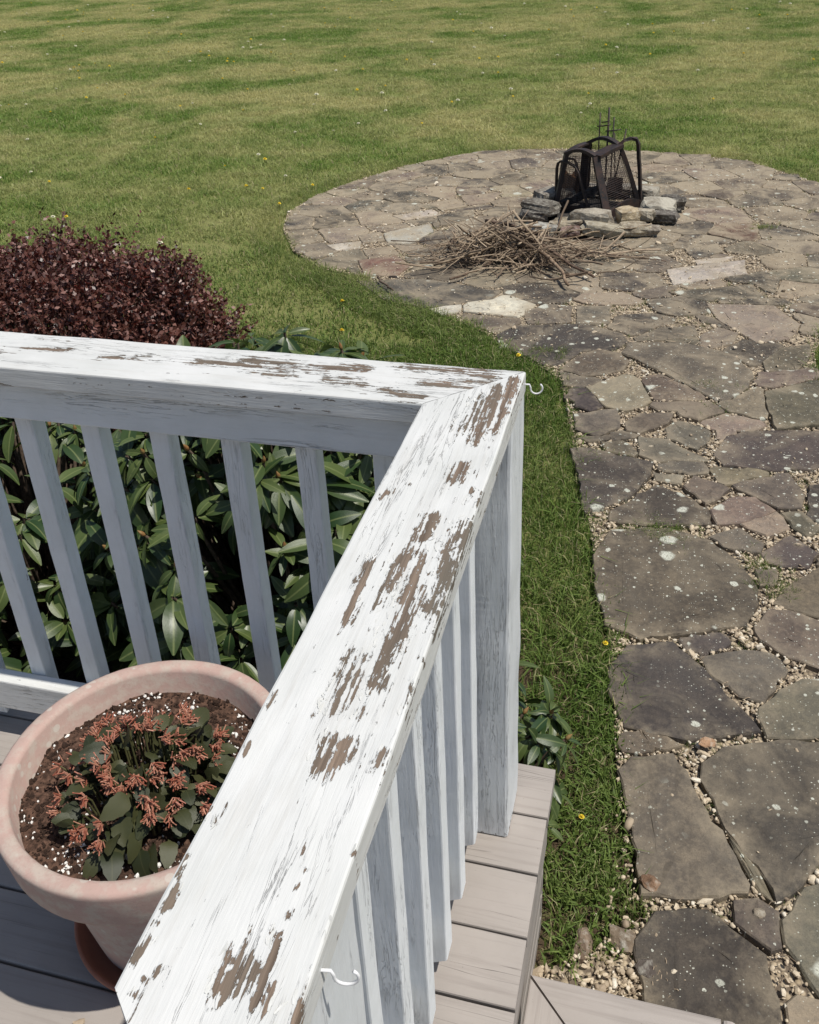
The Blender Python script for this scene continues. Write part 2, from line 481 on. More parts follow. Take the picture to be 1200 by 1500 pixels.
def mat_leaf(name, a, b, rib, rough=.36, trans=.12):
    t = NT(name); oi = t.new('ObjectInfo')
    uv = t.attr('across')                       # 0 on the midrib, 1 at the margin
    rn = t.attr('tint')
    r = t.math('FRACT', t.math('ADD', t.math('MULTIPLY', oi.outputs['Random'], 1.0), rn))
    c = t.mix(r, a, b)
    c = t.mix(t.ramp(uv, .02, .14, .75, 0), c, rib)
    co = t.coord('Object', rnd=True)
    n = t.noise(co, 60, 3, .6)
    c = t.mix(t.math('MULTIPLY', t.ramp(n, .5, .7), .3), c, a)
    back = t.new('NewGeometry').outputs['Backfacing']
    c2 = t.mix(back, c, t.mix(.45, c, (.17, .20, .09)))
    t.fin(c2, rough, t.bump(n, .25, .002), .5)
    t.translucent(t.mix(1, c, (1.3, 1.6, .6), 'MULTIPLY'), trans)
    return t.m
M['rhodo'] = mat_leaf('rhododendron_leaf', (.020, .046, .012), (.085, .115, .032), (.17, .20, .075), .40)
M['kala'] = mat_leaf('succulent_leaf', (.020, .027, .009), (.062, .064, .024), (.055, .058, .024), .5, .08)
def mat_barb():
    t = NT('purple_barberry_leaf'); r = t.attr('tint')
    c = t.mix(t.ramp(r, 0, .8), (.036, .013, .010), (.15, .062, .045))
    c = t.mix(t.ramp(r, .80, 1), c, (.33, .19, .16))  # palest leaves: sun glints painted in as leaf colour
    t.fin(c, .40, None, .45); t.translucent(t.mix(1, c, (2.2, .8, .7), 'MULTIPLY'), .14)
    return t.m
M['barb'] = mat_barb()
M['bark'] = mat_simple('shrub_bark', (.06, .042, .03), (.15, .11, .08), 60, .9, .6)
M['bud'] = mat_simple('flower_bud_scales', (.20, .085, .03), (.26, .18, .07), 90, .5, .3)
def mat_flower():
    t = NT('coral_flower'); r = t.attr('tint')
    c = t.mix(t.ramp(r, .2, .9), (.36, .12, .075), (.55, .29, .195))
    c = t.mix(t.ramp(r, .9, .95), c, (.38, .28, .12))
    t.fin(c, .5, None, .3); t.translucent(c, .2)
    return t.m
M['flower'] = mat_flower()
M['stalk'] = mat_simple('green_stalk', (.05, .055, .02), (.11, .10, .045), 40, .6, .2)
M['dandelion'] = mat_simple('dandelion_yellow', (.75, .55, .03), (.85, .68, .08), 60, .7, .2)
M['clock'] = mat_simple('pale_flower', (.6, .58, .42), (.72, .70, .55), 60, .8, .2)
M['leafdry'] = mat_simple('dry_leaf_tan', (.30, .23, .16), (.42, .34, .25), 80, .8, .3)
M['flake'] = mat_simple('lifted_paint_flake', (.62, .62, .60), (.52, .52, .49), 90, .6, .2)
M['hook'] = mat_simple('white_coated_wire', (.72, .72, .72), (.78, .78, .78), 50, .35, .05, spec=.5)
M['nail'] = mat_simple('dark_nail', (.05, .045, .04), (.1, .08, .06), 50, .5, .1)

# traced outlines of the larger flagstones (kind, outline) and of the peeled patches on the two handrails
STONES = [
('d',[(-.869,4.786),(-.786,4.932),(-.427,5.011),(-.195,4.917),(-.158,4.797),(-.237,4.697),(-.39,4.653),(-.482,4.47),(-.565,4.456),(-.696,4.566),(-.825,4.631)]),
('b',[(-.475,4.407),(-.385,4.603),(-.306,4.674),(-.19,4.647),(-.143,4.562),(-.163,4.447),(-.279,4.379),(-.358,4.35)]),
('b',[(-.134,4.873),(.005,5.044),(.179,5.092),(.202,4.966),(.011,4.861),(-.117,4.833)]),
('b',[(-.183,4.648),(-.15,4.781),(.111,4.825),(.372,4.717),(.464,4.511),(.426,4.356),(.328,4.191),(.26,4.226),(.052,4.438),(-.088,4.572)]),
('b',[(.223,4.969),(.31,5.076),(.408,5.018),(.376,4.888),(.264,4.8),(.216,4.826)]),
('b',[(.524,4.678),(.621,4.861),(.761,4.936),(.754,4.784),(.669,4.609),(.524,4.568)]),
('b',[(.512,4.328),(.759,4.489),(.821,4.26),(.722,4.034),(.539,3.962),(.514,4.15)]),
('b',[(-.353,3.936),(-.159,4.025),(-.14,3.846),(-.235,3.754),(-.325,3.799)]),
('b',[(-.113,3.902),(-.058,4.004),(.095,4.032),(.067,3.936),(-.048,3.826),(-.103,3.828)]),
('b',[(.069,3.886),(.115,3.971),(.258,3.897),(.246,3.821),(.2,3.73),(.071,3.8)]),
('d',[(.268,3.685),(.327,3.861),(.41,3.925),(.723,3.985),(.863,3.939),(.801,3.701),(.495,3.608),(.311,3.616)]),
('d',[(-.329,3.616),(-.284,3.637),(.022,3.57),(.015,3.482),(-.063,3.292),(-.222,3.153),(-.273,3.425)]),
('b',[(-.207,3.706),(-.114,3.736),(-.05,3.647),(-.06,3.611),(-.177,3.636)]),
('b',[(-.05,3.789),(.072,3.783),(.245,3.641),(.032,3.59),(-.036,3.634)]),
('d',[(-.129,3.172),(.04,3.403),(.138,3.362),(.243,3.266),(.253,3.166),(.011,3.111),(-.124,3.116)]),
('t',[(.025,3.495),(.146,3.497),(.137,3.432),(.038,3.44)]),
('b',[(.151,3.421),(.19,3.502),(.324,3.435),(.285,3.355),(.233,3.302)]),
('t',[(.253,3.264),(.327,3.36),(.421,3.388),(.494,3.312),(.373,3.203),(.273,3.175)]),
('b',[(.335,3.455),(.383,3.492),(.558,3.589),(.609,3.436),(.591,3.345),(.505,3.328)]),
('d',[(.637,3.521),(.777,3.58),(.753,3.295),(.61,3.275)]),
('b',[(-.16,2.881),(-.109,3.056),(.092,3.111),(.252,3.064),(.346,2.953),(.397,2.838),(.406,2.737),(.361,2.608),(.025,2.468),(-.085,2.512),(-.132,2.681)]),
('b',[(.247,3.084),(.357,3.16),(.437,3.08),(.424,3.027),(.329,3.024)]),
('t',[(.363,3.188),(.498,3.298),(.54,3.197),(.449,3.135)]),
('d',[(.429,3.02),(.537,3.153),(.624,3.06),(.579,2.97),(.496,2.96),(.436,2.972)]),
('b',[(.401,2.917),(.475,2.932),(.47,2.854),(.419,2.828)]),
('b',[(.451,2.749),(.487,2.827),(.625,2.98),(.74,2.957),(.703,2.73),(.598,2.7),(.498,2.727)]),
('b',[(.387,2.607),(.435,2.7),(.496,2.706),(.596,2.672),(.705,2.675),(.68,2.479),(.574,2.449),(.48,2.484),(.401,2.543)]),
('b',[(.513,3.296),(.589,3.317),(.649,3.22),(.595,3.156),(.551,3.205)]),
('d',[(-.059,2.326),(-.008,2.425),(.131,2.472),(.247,2.341),(.384,2.146),(.188,2.074),(.004,2.082),(-.057,2.221)]),
('b',[(.214,2.426),(.353,2.488),(.43,2.495),(.476,2.425),(.396,2.273),(.328,2.284),(.261,2.342)]),
('b',[(.383,2.237),(.446,2.327),(.515,2.386),(.731,2.445),(.715,2.203),(.402,2.13),(.384,2.197)]),
('d',[(.221,1.993),(.278,2.062),(.401,2.109),(.656,2.172),(.68,1.852),(.507,1.755),(.45,1.666),(.392,1.605),(.354,1.696),(.28,1.786),(.249,1.874),(.218,1.937)]),
('b',[(.287,1.764),(.35,1.689),(.387,1.602),(.339,1.659),(.301,1.731)]),
('b',[(-.003,1.914),(.029,1.967),(.142,2.008),(.178,1.955),(.227,1.835),(.28,1.746),(.332,1.641),(.322,1.614),(.19,1.568),(.079,1.553),(.05,1.737)]),
('d',[(.068,1.428),(.111,1.512),(.227,1.546),(.281,1.515),(.357,1.462),(.38,1.362),(.386,1.287),(.126,1.224),(.082,1.365)]),
('b',[(.289,1.577),(.346,1.601),(.393,1.575),(.395,1.489),(.373,1.48),(.295,1.522)]),
('b',[(.405,1.562),(.459,1.663),(.645,1.726),(.628,1.419),(.472,1.393),(.407,1.502)]),
('l',[(.01,5.953),(.485,6.191),(.49,5.943),(.057,5.706)]),
('l',[(.167,6.145),(.417,6.25),(.344,6.136),(.19,6.08)]),
('d',[(-1.898,5.464),(-1.488,5.567),(-.967,5.45),(-.995,5.296),(-1.372,5.107),(-1.655,5.207)]),
('r',[(-1.999,5.833),(-1.778,5.956),(-1.639,5.797),(-1.673,5.58),(-1.891,5.589)]),
('l',[(-2.055,6.845),(-1.79,7.053),(-1.685,6.914),(-1.931,6.758)]),
('l',[(-1.999,6.414),(-1.718,6.685),(-1.652,6.512),(-1.751,6.215),(-1.9,6.214)]),
('t',[(-2.16,6.34),(-2.04,6.46),(-1.949,6.267),(-2.075,6.18)]),
('l',[(-2.326,6.116),(-2.112,6.245),(-2.084,6.101),(-2.226,6.024)]),
('t',[(-2.044,6.059),(-1.868,6.16),(-1.769,6.003),(-1.944,5.895)]),
('t',[(-1.85,7.192),(-1.675,7.351),(-1.532,7.145),(-1.712,7.027)]),
('t',[(-1.658,7.442),(-1.348,7.582),(-1.368,7.286),(-1.528,7.181)]),
('d',[(-1.704,6.888),(-1.469,7.069),(-1.416,6.845),(-1.628,6.642)]),
('b',[(-.774,5.12),(-.663,5.277),(-.515,5.265),(-.488,5.033),(-.726,4.981)]),
('b',[(-.481,5.27),(-.294,5.3),(-.285,5.034),(-.452,5.007)]),
('t',[(.244,5.421),(.62,5.446),(.736,5.202),(.661,4.977),(.497,4.92),(.328,5.167)]),
('b',[(.034,5.567),(.51,5.775),(.578,5.579),(.244,5.456)]),
('d',[(.11,6.359),(.321,6.509),(.354,6.348),(.189,6.183)]),
('l',[(-1.328,5.1),(-1.156,5.198),(-1.144,5.081),(-1.241,5.024)]),
('d',[(.02,8.926),(.294,8.95),(.312,8.712),(.141,8.588)]),
('d',[(-.395,5.853),(-.058,5.886),(.031,5.679),(-.179,5.556),(-.371,5.579)]),
]
PEEL_SIDE = [(-.217,1.349,-.226,1.184,.02),
(-.247,1.281,-.266,1.187,.025),
(-.235,1.32,-.24,1.15,.018),
(-.244,1.08,-.246,1.048,.018),
(-.215,1.023,-.216,.997,.012),
(-.254,.957,-.256,.91,.014),
(-.215,.949,-.22,.881,.018),
(-.207,.943,-.202,.885,.012),
(-.212,.883,-.215,.79,.018),
(-.205,.799,-.204,.751,.012),
(-.268,.864,-.273,.85,.015),
(-.271,.843,-.27,.779,.013),
(-.243,.87,-.242,.797,.03),
(-.242,.797,-.242,.726,.022),
(-.306,.857,-.304,.797,.01),
(-.304,.797,-.302,.745,.008),
(-.271,.749,-.271,.737,.008),
(-.251,.736,-.243,.663,.016),
(-.268,.693,-.269,.628,.024),
(-.311,.597,-.311,.597,.01),
(-.338,.632,-.336,.615,.006),
(-.207,.681,-.205,.633,.006),
(-.206,.707,-.206,.707,.008),
(-.322,1.006,-.33,.983,.007),
(-.302,1.023,-.302,1.023,.007),
(-.26,.584,-.26,.557,.03),
(-.246,.587,-.253,.558,.02),
(-.242,.591,-.24,.567,.01),
(-.21,.583,-.213,.561,.014),
(-.203,.478,-.203,.478,.01),
(-.237,.454,-.237,.454,.006),
(-.239,.438,-.239,.438,.006),
(-.235,.414,-.235,.414,.01),
(-.247,.398,-.247,.398,.008),
(-.265,.397,-.265,.397,.01),
(-.239,.393,-.236,.376,.012),
(-.265,.377,-.264,.35,.022),
(-.254,.376,-.254,.351,.016),
(-.247,.373,-.247,.362,.008),
(-.24,.371,-.233,.335,.014),
(-.229,.358,-.228,.337,.012),
(-.201,.347,-.206,.339,.03),
(-.339,.444,-.339,.425,.006),
(-.332,.413,-.332,.399,.008),
(-.329,.498,-.329,.479,.008),
(-.339,.493,-.34,.485,.007),
(-.333,.384,-.333,.384,.006),
(-.331,.372,-.334,.359,.006),
(-.314,.354,-.313,.346,.007),
(-.34,.361,-.34,.353,.008),
(-.325,.343,-.325,.343,.008),
(-.326,.331,-.326,.331,.008),
(-.337,.567,-.336,.554,.008)]
PEEL_BACK = [(-1.101,1.319,-1.007,1.328,.012),
(-1.133,1.3,-1.133,1.3,.02),
(-.939,1.308,-.899,1.321,.008),
(-.877,1.325,-.835,1.335,.01),
(-.761,1.326,-.653,1.327,.02),
(-.655,1.332,-.578,1.334,.03),
(-.624,1.297,-.586,1.297,.014),
(-.677,1.305,-.644,1.305,.01),
(-.517,1.298,-.448,1.294,.016),
(-.559,1.325,-.483,1.339,.02),
(-.668,1.337,-.586,1.31,.03),
(-.56,1.342,-.461,1.345,.02),
(-.515,1.302,-.459,1.299,.02),
(-.406,1.283,-.354,1.262,.02),
(-.4,1.37,-.261,1.367,.03),
(-.356,1.317,-.254,1.329,.025)]

# ------------------------------------------------------------------ the lie of the land (metres; ground z = 0)
DECK_Z = .525
RAIL_T = 1.51
PATIO = [(-.06,2.4),(-.12,2.71),(-.21,3.15),(-.29,3.5),(-.37,3.91),(-.46,4.32),(-.55,4.42),(-.82,4.67),(-.95,4.83),(-1.18,5.01),(-1.48,5.18),(-1.69,5.34),
 (-1.89,5.55),(-2.23,5.69),(-2.54,5.99),(-2.78,6.42),(-2.91,6.83),(-2.86,7.31),(-2.66,7.79),(-2.32,8.35),(-1.8,8.9),(-1.18,9.08),(-.55,9.08),(.06,8.98),(.63,8.74),
 (.89,8.43),(1.12,8.1),(1.35,7.5),(1.45,6.8),(1.35,6.1),(1.1,5.5),(.87,5.15),(.78,4.85),(.77,4.5),(.92,4.1),(1.1,3.5),(1.2,2.8),(1.25,2.0),(1.3,.2),
 (-.15,.2),(-.15,1.31),(-.02,1.39),(.09,1.5),(.06,1.67),(.02,1.78),(-.02,2.01),(-.04,2.28)]
BED = [(-4.2,1.2),(-.30,1.2),(-.26,1.6),(-.30,2.05),(-.52,2.5),(-1.0,2.75),(-1.7,2.9),(-1.9,3.3),(-1.95,3.9),(-2.3,4.3),(-3.0,4.5),(-4.2,4.4)]

def sheet(name, poly, z, mat, parent=None):
    bm = bmesh.new()
    bm.faces.new([bm.verts.new((x, y, z)) for x, y in poly])
    bmesh.ops.triangulate(bm, faces=bm.faces[:])
    return bm_obj(name, bm, mat, parent)

# lawn: one gently uneven sheet that reaches the horizon
def build_lawn():
    xs = np.concatenate([[-900,-300,-120,-60], np.linspace(-30, 30, 61), [60,120,300,900]])
    ys = np.concatenate([[-300,-60,-20], np.linspace(-6, 44, 51), [70,140,400,1200]])
    X, Y = np.meshgrid(xs, ys)
    Z = np.clip((Y - 9.5) / 20, 0, 1.5)**2 * .35 - .004
    V = np.stack([X, Y, Z], -1).reshape(-1, 3)
    nx = len(xs); F = []
    for j in range(len(ys) - 1):
        for i in range(nx - 1): F.append((j*nx+i, j*nx+i+1, (j+1)*nx+i+1, (j+1)*nx+i))
    o = mesh_obj('lawn', V, F, M['lawn'], None, True)
    return tag(o, 'wide mown green lawn with drier yellowish streaks', 'lawn', kind='structure')
def lawn_z(y): return np.clip((np.asarray(y) - 9.5) / 20, 0, 1.5)**2 * .35 - .004
build_lawn()
tag(sheet('planting_bed', BED, .006, M['mulch']), 'dark mulched planting bed along the porch', 'planting bed', kind='structure')
patio = tag(sheet('patio', PATIO, .013, M['bed']), 'flagstone patio and path with pea gravel joints', 'patio', kind='structure')

# ------------------------------------------------------------------ flagstones
TINT = {'d': (.077,.067,.057), 'b': (.128,.109,.084), 't': (.225,.188,.14), 'l': (.46,.435,.37), 'r': (.15,.088,.066)}
def jit(c, a=.18):
    k = 1 + random.uniform(-a, a)
    return tuple(max(.02, v * k * (1 + random.uniform(-.05, .05))) for v in c) + (1,)

def rough_poly(poly, step=.075, amp=.010, sub=True):
    out = []
    n = len(poly)
    for i in range(n):
        a = Vector(poly[i]); b = Vector(poly[(i+1) % n]); L = (b - a).length
        k = max(1, round(L / step)); nr = Vector((-(b-a).y, (b-a).x)) / max(L, 1e-6)
        for j in range(k):
            p = a.lerp(b, j / k)
            if j: p = p + nr * random.gauss(0, amp * .6)
            else: p = p + Vector((random.gauss(0, amp*.3), random.gauss(0, amp*.3)))
            out.append(p)
    return out

def offset_in(pts, d):
    """crude inward offset of a counter-clockwise or clockwise ring"""
    n = len(pts); area = sum(pts[i].x*pts[(i+1)%n].y - pts[(i+1)%n].x*pts[i].y for i in range(n))
    sg = 1 if area > 0 else -1
    out = []
    for i in range(n):
        e1 = (pts[i] - pts[i-1]).normalized(); e2 = (pts[(i+1)%n] - pts[i]).normalized()
        nr = Vector((-(e1.y+e2.y), e1.x+e2.x))
        if nr.length < 1e-6: nr = Vector((-e1.y, e1.x))
        out.append(pts[i] + nr.normalized() * d * sg)
    return out

STONE_POLYS = []
def flagstone(poly, kind, label=None, far=False, top=None, grow=0):
    ring = rough_poly(poly, .10 if far else .038, .008 if far else .0065)
    ring = offset_in(ring, -grow) if grow else ring
    n = len(ring)
    area = sum(ring[i].x*ring[(i+1)%n].y - ring[(i+1)%n].x*ring[i].y for i in range(n))
    if area < 0: ring = ring[::-1]
    cx = sum(p.x for p in ring) / n; cy = sum(p.y for p in ring) / n
    h = top or (random.uniform(.009, .016) if far else random.uniform(.017, .026))
    tx, ty = random.gauss(0, .008), random.gauss(0, .008)
    r1 = offset_in(ring, .0015); r2 = offset_in(ring, random.uniform(.004, .007))
    ext = min(max(p.x for p in ring)-min(p.x for p in ring), max(p.y for p in ring)-min(p.y for p in ring))
    kin = max(.45, 1 - .16/max(ext, .05))
    cc = Vector((cx, cy)); r3 = [cc + (p-cc)*kin for p in r2]
    V = []; F = []
    for lvl, (rg, z) in enumerate(((ring, 0), (r1, h - .0045), (r2, h), (r3, h + .0008))):
        for i, p in enumerate(rg):
            dx, dy = p.x - cx, p.y - cy
            zz = 0 if lvl == 0 else z + dx*tx + dy*ty + random.gauss(0, .0012)
            V.append((dx, dy, zz))
    for l in range(3):
        for i in range(n):
            j = (i+1) % n
            F.append((l*n+i, l*n+j, (l+1)*n+j, (l+1)*n+i))
    F.append(tuple(3*n + i for i in range(n)))
    o = mesh_obj('flagstone', V, F, M['stone'], patio)
    at = o.data.attributes.new('edge', 'FLOAT', 'POINT'); at.data.foreach_set('value', [1.0]*(3*n) + [0.0]*n)
    o.location = (cx, cy, .011)
    o.color = jit(TINT[kind])
    if label: o['label'] = label
    STONE_POLYS.append([(p.x, p.y) for p in ring])
    return o

LBL = {0: 'large dark slab at the lawn edge where the path meets the circle', 20: 'largest brown flagstone of the path', 31: 'large dark slab with round pale lichen spots',
       37: 'pale slab lying among dark stones', 40: 'reddish brown flagstone', 39: 'long dark slab in front of the stick pile'}
for i, (k, poly) in enumerate(STONES):
    ym = sum(p[1] for p in poly) / len(poly)
    flagstone(poly, k, LBL.get(i), ym > 4.6, None, .006)

# remaining ground of the patio: stones grown from scattered seeds up to their neighbours
def fill_stones():
    res = .012
    x0, y0, x1, y1 = -3.0, .2, 1.5, 9.15
    gx = np.arange(x0, x1, res); gy = np.arange(y0, y1, res)
    GX, GY = np.meshgrid(gx, gy)
    blocked = ~inside(GX, GY, PATIO)
    def paint(poly, grow):
        xs = [p[0] for p in poly]; ys = [p[1] for p in poly]
        i0 = max(0, int((min(xs)-grow-x0)/res)); i1 = min(len(gx), int((max(xs)+grow-x0)/res)+2)
        j0 = max(0, int((min(ys)-grow-y0)/res)); j1 = min(len(gy), int((max(ys)+grow-y0)/res)+2)
        if i1 <= i0 or j1 <= j0: return
        a, b = GX[j0:j1, i0:i1], GY[j0:j1, i0:i1]
        blocked[j0:j1, i0:i1] |= inside(a, b, poly) | (seg_dist(a, b, poly) < grow)
    for p in STONE_POLYS: paint(p, .005)
    def blk(x, y):
        i = np.clip(((x - x0)/res).astype(int), 0, len(gx)-1); j = np.clip(((y - y0)/res).astype(int), 0, len(gy)-1)
        return blocked[j, i]
    seeds = []
    rnd = random.Random(11)
    tries = 0
    while tries < 16000 and len(seeds) < 225:
        tries += 1
        x = rnd.uniform(x0, x1); y = rnd.uniform(y0, y1)
        if blk(np.array([x]), np.array([y]))[0] or (x < .12 and y < 1.47): continue
        dmin = (.17 if tries > 9000 else .30) if y > 4.3 else (.13 if tries > 9000 else .22)
        if any((x-a)**2 + (y-b)**2 < dmin*dmin for a, b in seeds): continue
        seeds.append((x, y))
    S = np.array(seeds)
    na = 26
    for k, (sx, sy) in enumerate(seeds):
        th0 = rnd.uniform(0, 1)
        rr = []
        for a in range(na):
            an = 2*math.pi*(a + th0)/na
            r = np.arange(.01, .34, .006)
            px = sx + r*math.cos(an); py = sy + r*math.sin(an)
            d = (px[:, None]-S[None, :, 0])**2 + ((py[:, None]-S[None, :, 1])*1.25)**2
            own = d.argmin(1) == k
            bad = (~own) | blk(px, py)
            rr.append(r[bad.argmax()] if bad.any() else r[-1])
        rr = np.array(rr)
        rr = np.minimum(rr, (np.roll(rr,1)+np.roll(rr,-1))*.5*1.12)
        rr = rr - rnd.uniform(.001, .008)
        if rr.mean() < .045: continue
        rr = np.maximum(rr, .02)
        pts = [Vector((sx + rr[a]*math.cos(2*math.pi*(a+th0)/na), sy + rr[a]*math.sin(2*math.pi*(a+th0)/na))) for a in range(na)]
        # keep only the corners
        keep = []
        for a in range(na):
            p, q, r_ = pts[a-1], pts[a], pts[(a+1) % na]
            e1, e2 = q-p, r_-q
            if e1.length and e2.length and e1.angle(e2) > .22: keep.append(q)
        if len(keep) < 4: keep = pts[::2]
        kind = rnd.choices('dbtlr', (.20, .52, .26, .012, .008))[0]
        flagstone([(p.x, p.y) for p in keep], kind, None, sy > 4.6)
fill_stones()

# raster of stone cover, for the gravel and weeds
RES = .008
_gx = np.arange(-3.0, 1.5, RES); _gy = np.arange(.2, 9.2, RES)
COVER = np.zeros((len(_gy), len(_gx)), bool)
for p in STONE_POLYS:
    xs = [q[0] for q in p]; ys = [q[1] for q in p]
    i0 = max(0, int((min(xs)+3.0)/RES)); i1 = int((max(xs)+3.0)/RES)+2; j0 = max(0, int((min(ys)-.2)/RES)); j1 = int((max(ys)-.2)/RES)+2
    a, b = np.meshgrid(_gx[i0:i1], _gy[j0:j1])
    if a.size: COVER[j0:j0+a.shape[0], i0:i0+a.shape[1]] |= inside(a, b, p)
def covered(x, y):
    i = np.clip(((x + 3.0)/RES).astype(int), 0, len(_gx)-1); j = np.clip(((y - .2)/RES).astype(int), 0, len(_gy)-1)
    return COVER[j, i]

# ------------------------------------------------------------------ gravel
def rock_mb(seed, sub=1, amp=.25, sq=(1,1,.6)):
    bm = bmesh.new(); bmesh.ops.create_icosphere(bm, subdivisions=sub, radius=1)
    for v in bm.verts:
        n_ = mnoise.noise(v.co * 1.1 + Vector((seed*7.3, seed*3.1, seed)))
        v.co *= 1 + amp * n_
        v.co = Vector((v.co.x*sq[0], v.co.y*sq[1], v.co.z*sq[2]))
    mb = MB(); mb.v = [tuple(v.co) for v in bm.verts]; bm.verts.index_update()
    mb.f = [tuple(v.index for v in f.verts) for f in bm.faces]; bm.free()
    return mb

def build_gravel():
    n = 400000
    # even per area; thinner far away
    x = RNG.uniform(-3, 1.4, n); y = RNG.uniform(.9, 9.1, n)
    keep = inside(x, y, PATIO) & ~covered(x, y)
    x, y = x[keep], y[keep]
    p = np.where(y < 2.6, 1, np.where(y < 4.5, .75, .45)) * .75
    k = RNG.random(len(x)) < p
    x, y = x[k], y[k]
    # strays lying on the stones
    xs = RNG.uniform(-3, 1.4, 9000); ys = RNG.uniform(.9, 9.1, 9000)
    kk = inside(xs, ys, PATIO) & covered(xs, ys) & (RNG.random(9000) < np.where(ys > 4.6, .6, .16))
    xs, ys = xs[kk], ys[kk]
    xe = RNG.normal(.05, .035, 330); ye = RNG.uniform(1.3, 2.3, 330)      # strays along the grass edge
    X = np.concatenate([x, xs, xe]); Y = np.concatenate([y, ys, ye])
    Z = np.concatenate([np.full(len(x), np.nan), np.where(ys < 4.6, .033, .024), np.full(len(xe), .014)])
    Z = np.where(np.isnan(Z), np.where(Y < 4.6, .020, .015), Z)
    s_ = np.exp(RNG.normal(np.log(.0038), .48, len(X)))
    sv3 = np.stack([s_*RNG.uniform(.8, 1.4, len(X)), s_*RNG.uniform(.7, 1.1, len(X)), s_*RNG.uniform(.6, 1.1, len(X))], 1)
    
    Z = Z + RNG.uniform(0, .009, len(X)) * (Z < .03)
    rot = RNG.uniform(-.5, .5, (len(X), 3)); rot[:, 2] = RNG.uniform(0, 6.28, len(X))
    src = [loose('pebble', rock_mb(i, 1, .55, (1.2, .95, .75)), M['pebble'], i < 3) for i in range(6)]
    o = scatter('pea_gravel', np.stack([X, Y, Z], 1), rot, sv3, RNG.integers(0, 6, len(X)), src)
    tag(o, 'tan pea gravel filling the joints between flagstones', 'gravel', kind='stuff')
build_gravel()

# ------------------------------------------------------------------ grass
def tuft(rad, nb, hmin, hmax, wid, seed, lean=.6):
    r = np.random.default_rng(seed)
    V = []; F = []; T = []; Dd = []
    for i in range(nb):
        a = r.uniform(0, 6.283); q = rad*math.sqrt(r.random()); bx, by = q*math.cos(a), q*math.sin(a)
        h = r.uniform(hmin, hmax); d = r.uniform(0, 6.283); ln = h*abs(r.normal(0, lean)); ln = min(ln, h*2.0)
        w = wid*r.uniform(.6, 1.3); o = r.uniform(0, 6.283); ox, oy = math.cos(o)*w, math.sin(o)*w
        dx, dy = math.cos(d)*ln, math.sin(d)*ln
        b = len(V)
        V += [(bx-ox, by-oy, -.004), (bx+ox, by+oy, -.004), (bx+dx*.35+ox*.8, by+dy*.35+oy*.8, h*.6), (bx+dx*.35-ox*.8, by+dy*.35-oy*.8, h*.6), (bx+dx, by+dy, h*(1-.25*min(1, ln/h)))]
        F += [(b, b+1, b+2, b+3), (b+3, b+2, b+4)]
        t = r.random(); dd = 1.0 if r.random() < .09 else 0.0
        T += [t]*5; Dd += [dd]*5
    me = bpy.data.meshes.new('grass_tuft'); me.from_pydata(V, [], F); me.update()
    a = me.attributes.new('tint', 'FLOAT', 'POINT'); a.data.foreach_set('value', T)
    a = me.attributes.new('dead', 'FLOAT', 'POINT'); a.data.foreach_set('value', Dd)
    me.materials.append(M['grass'])
    return bpy.data.objects.new('grass_tuft', me)

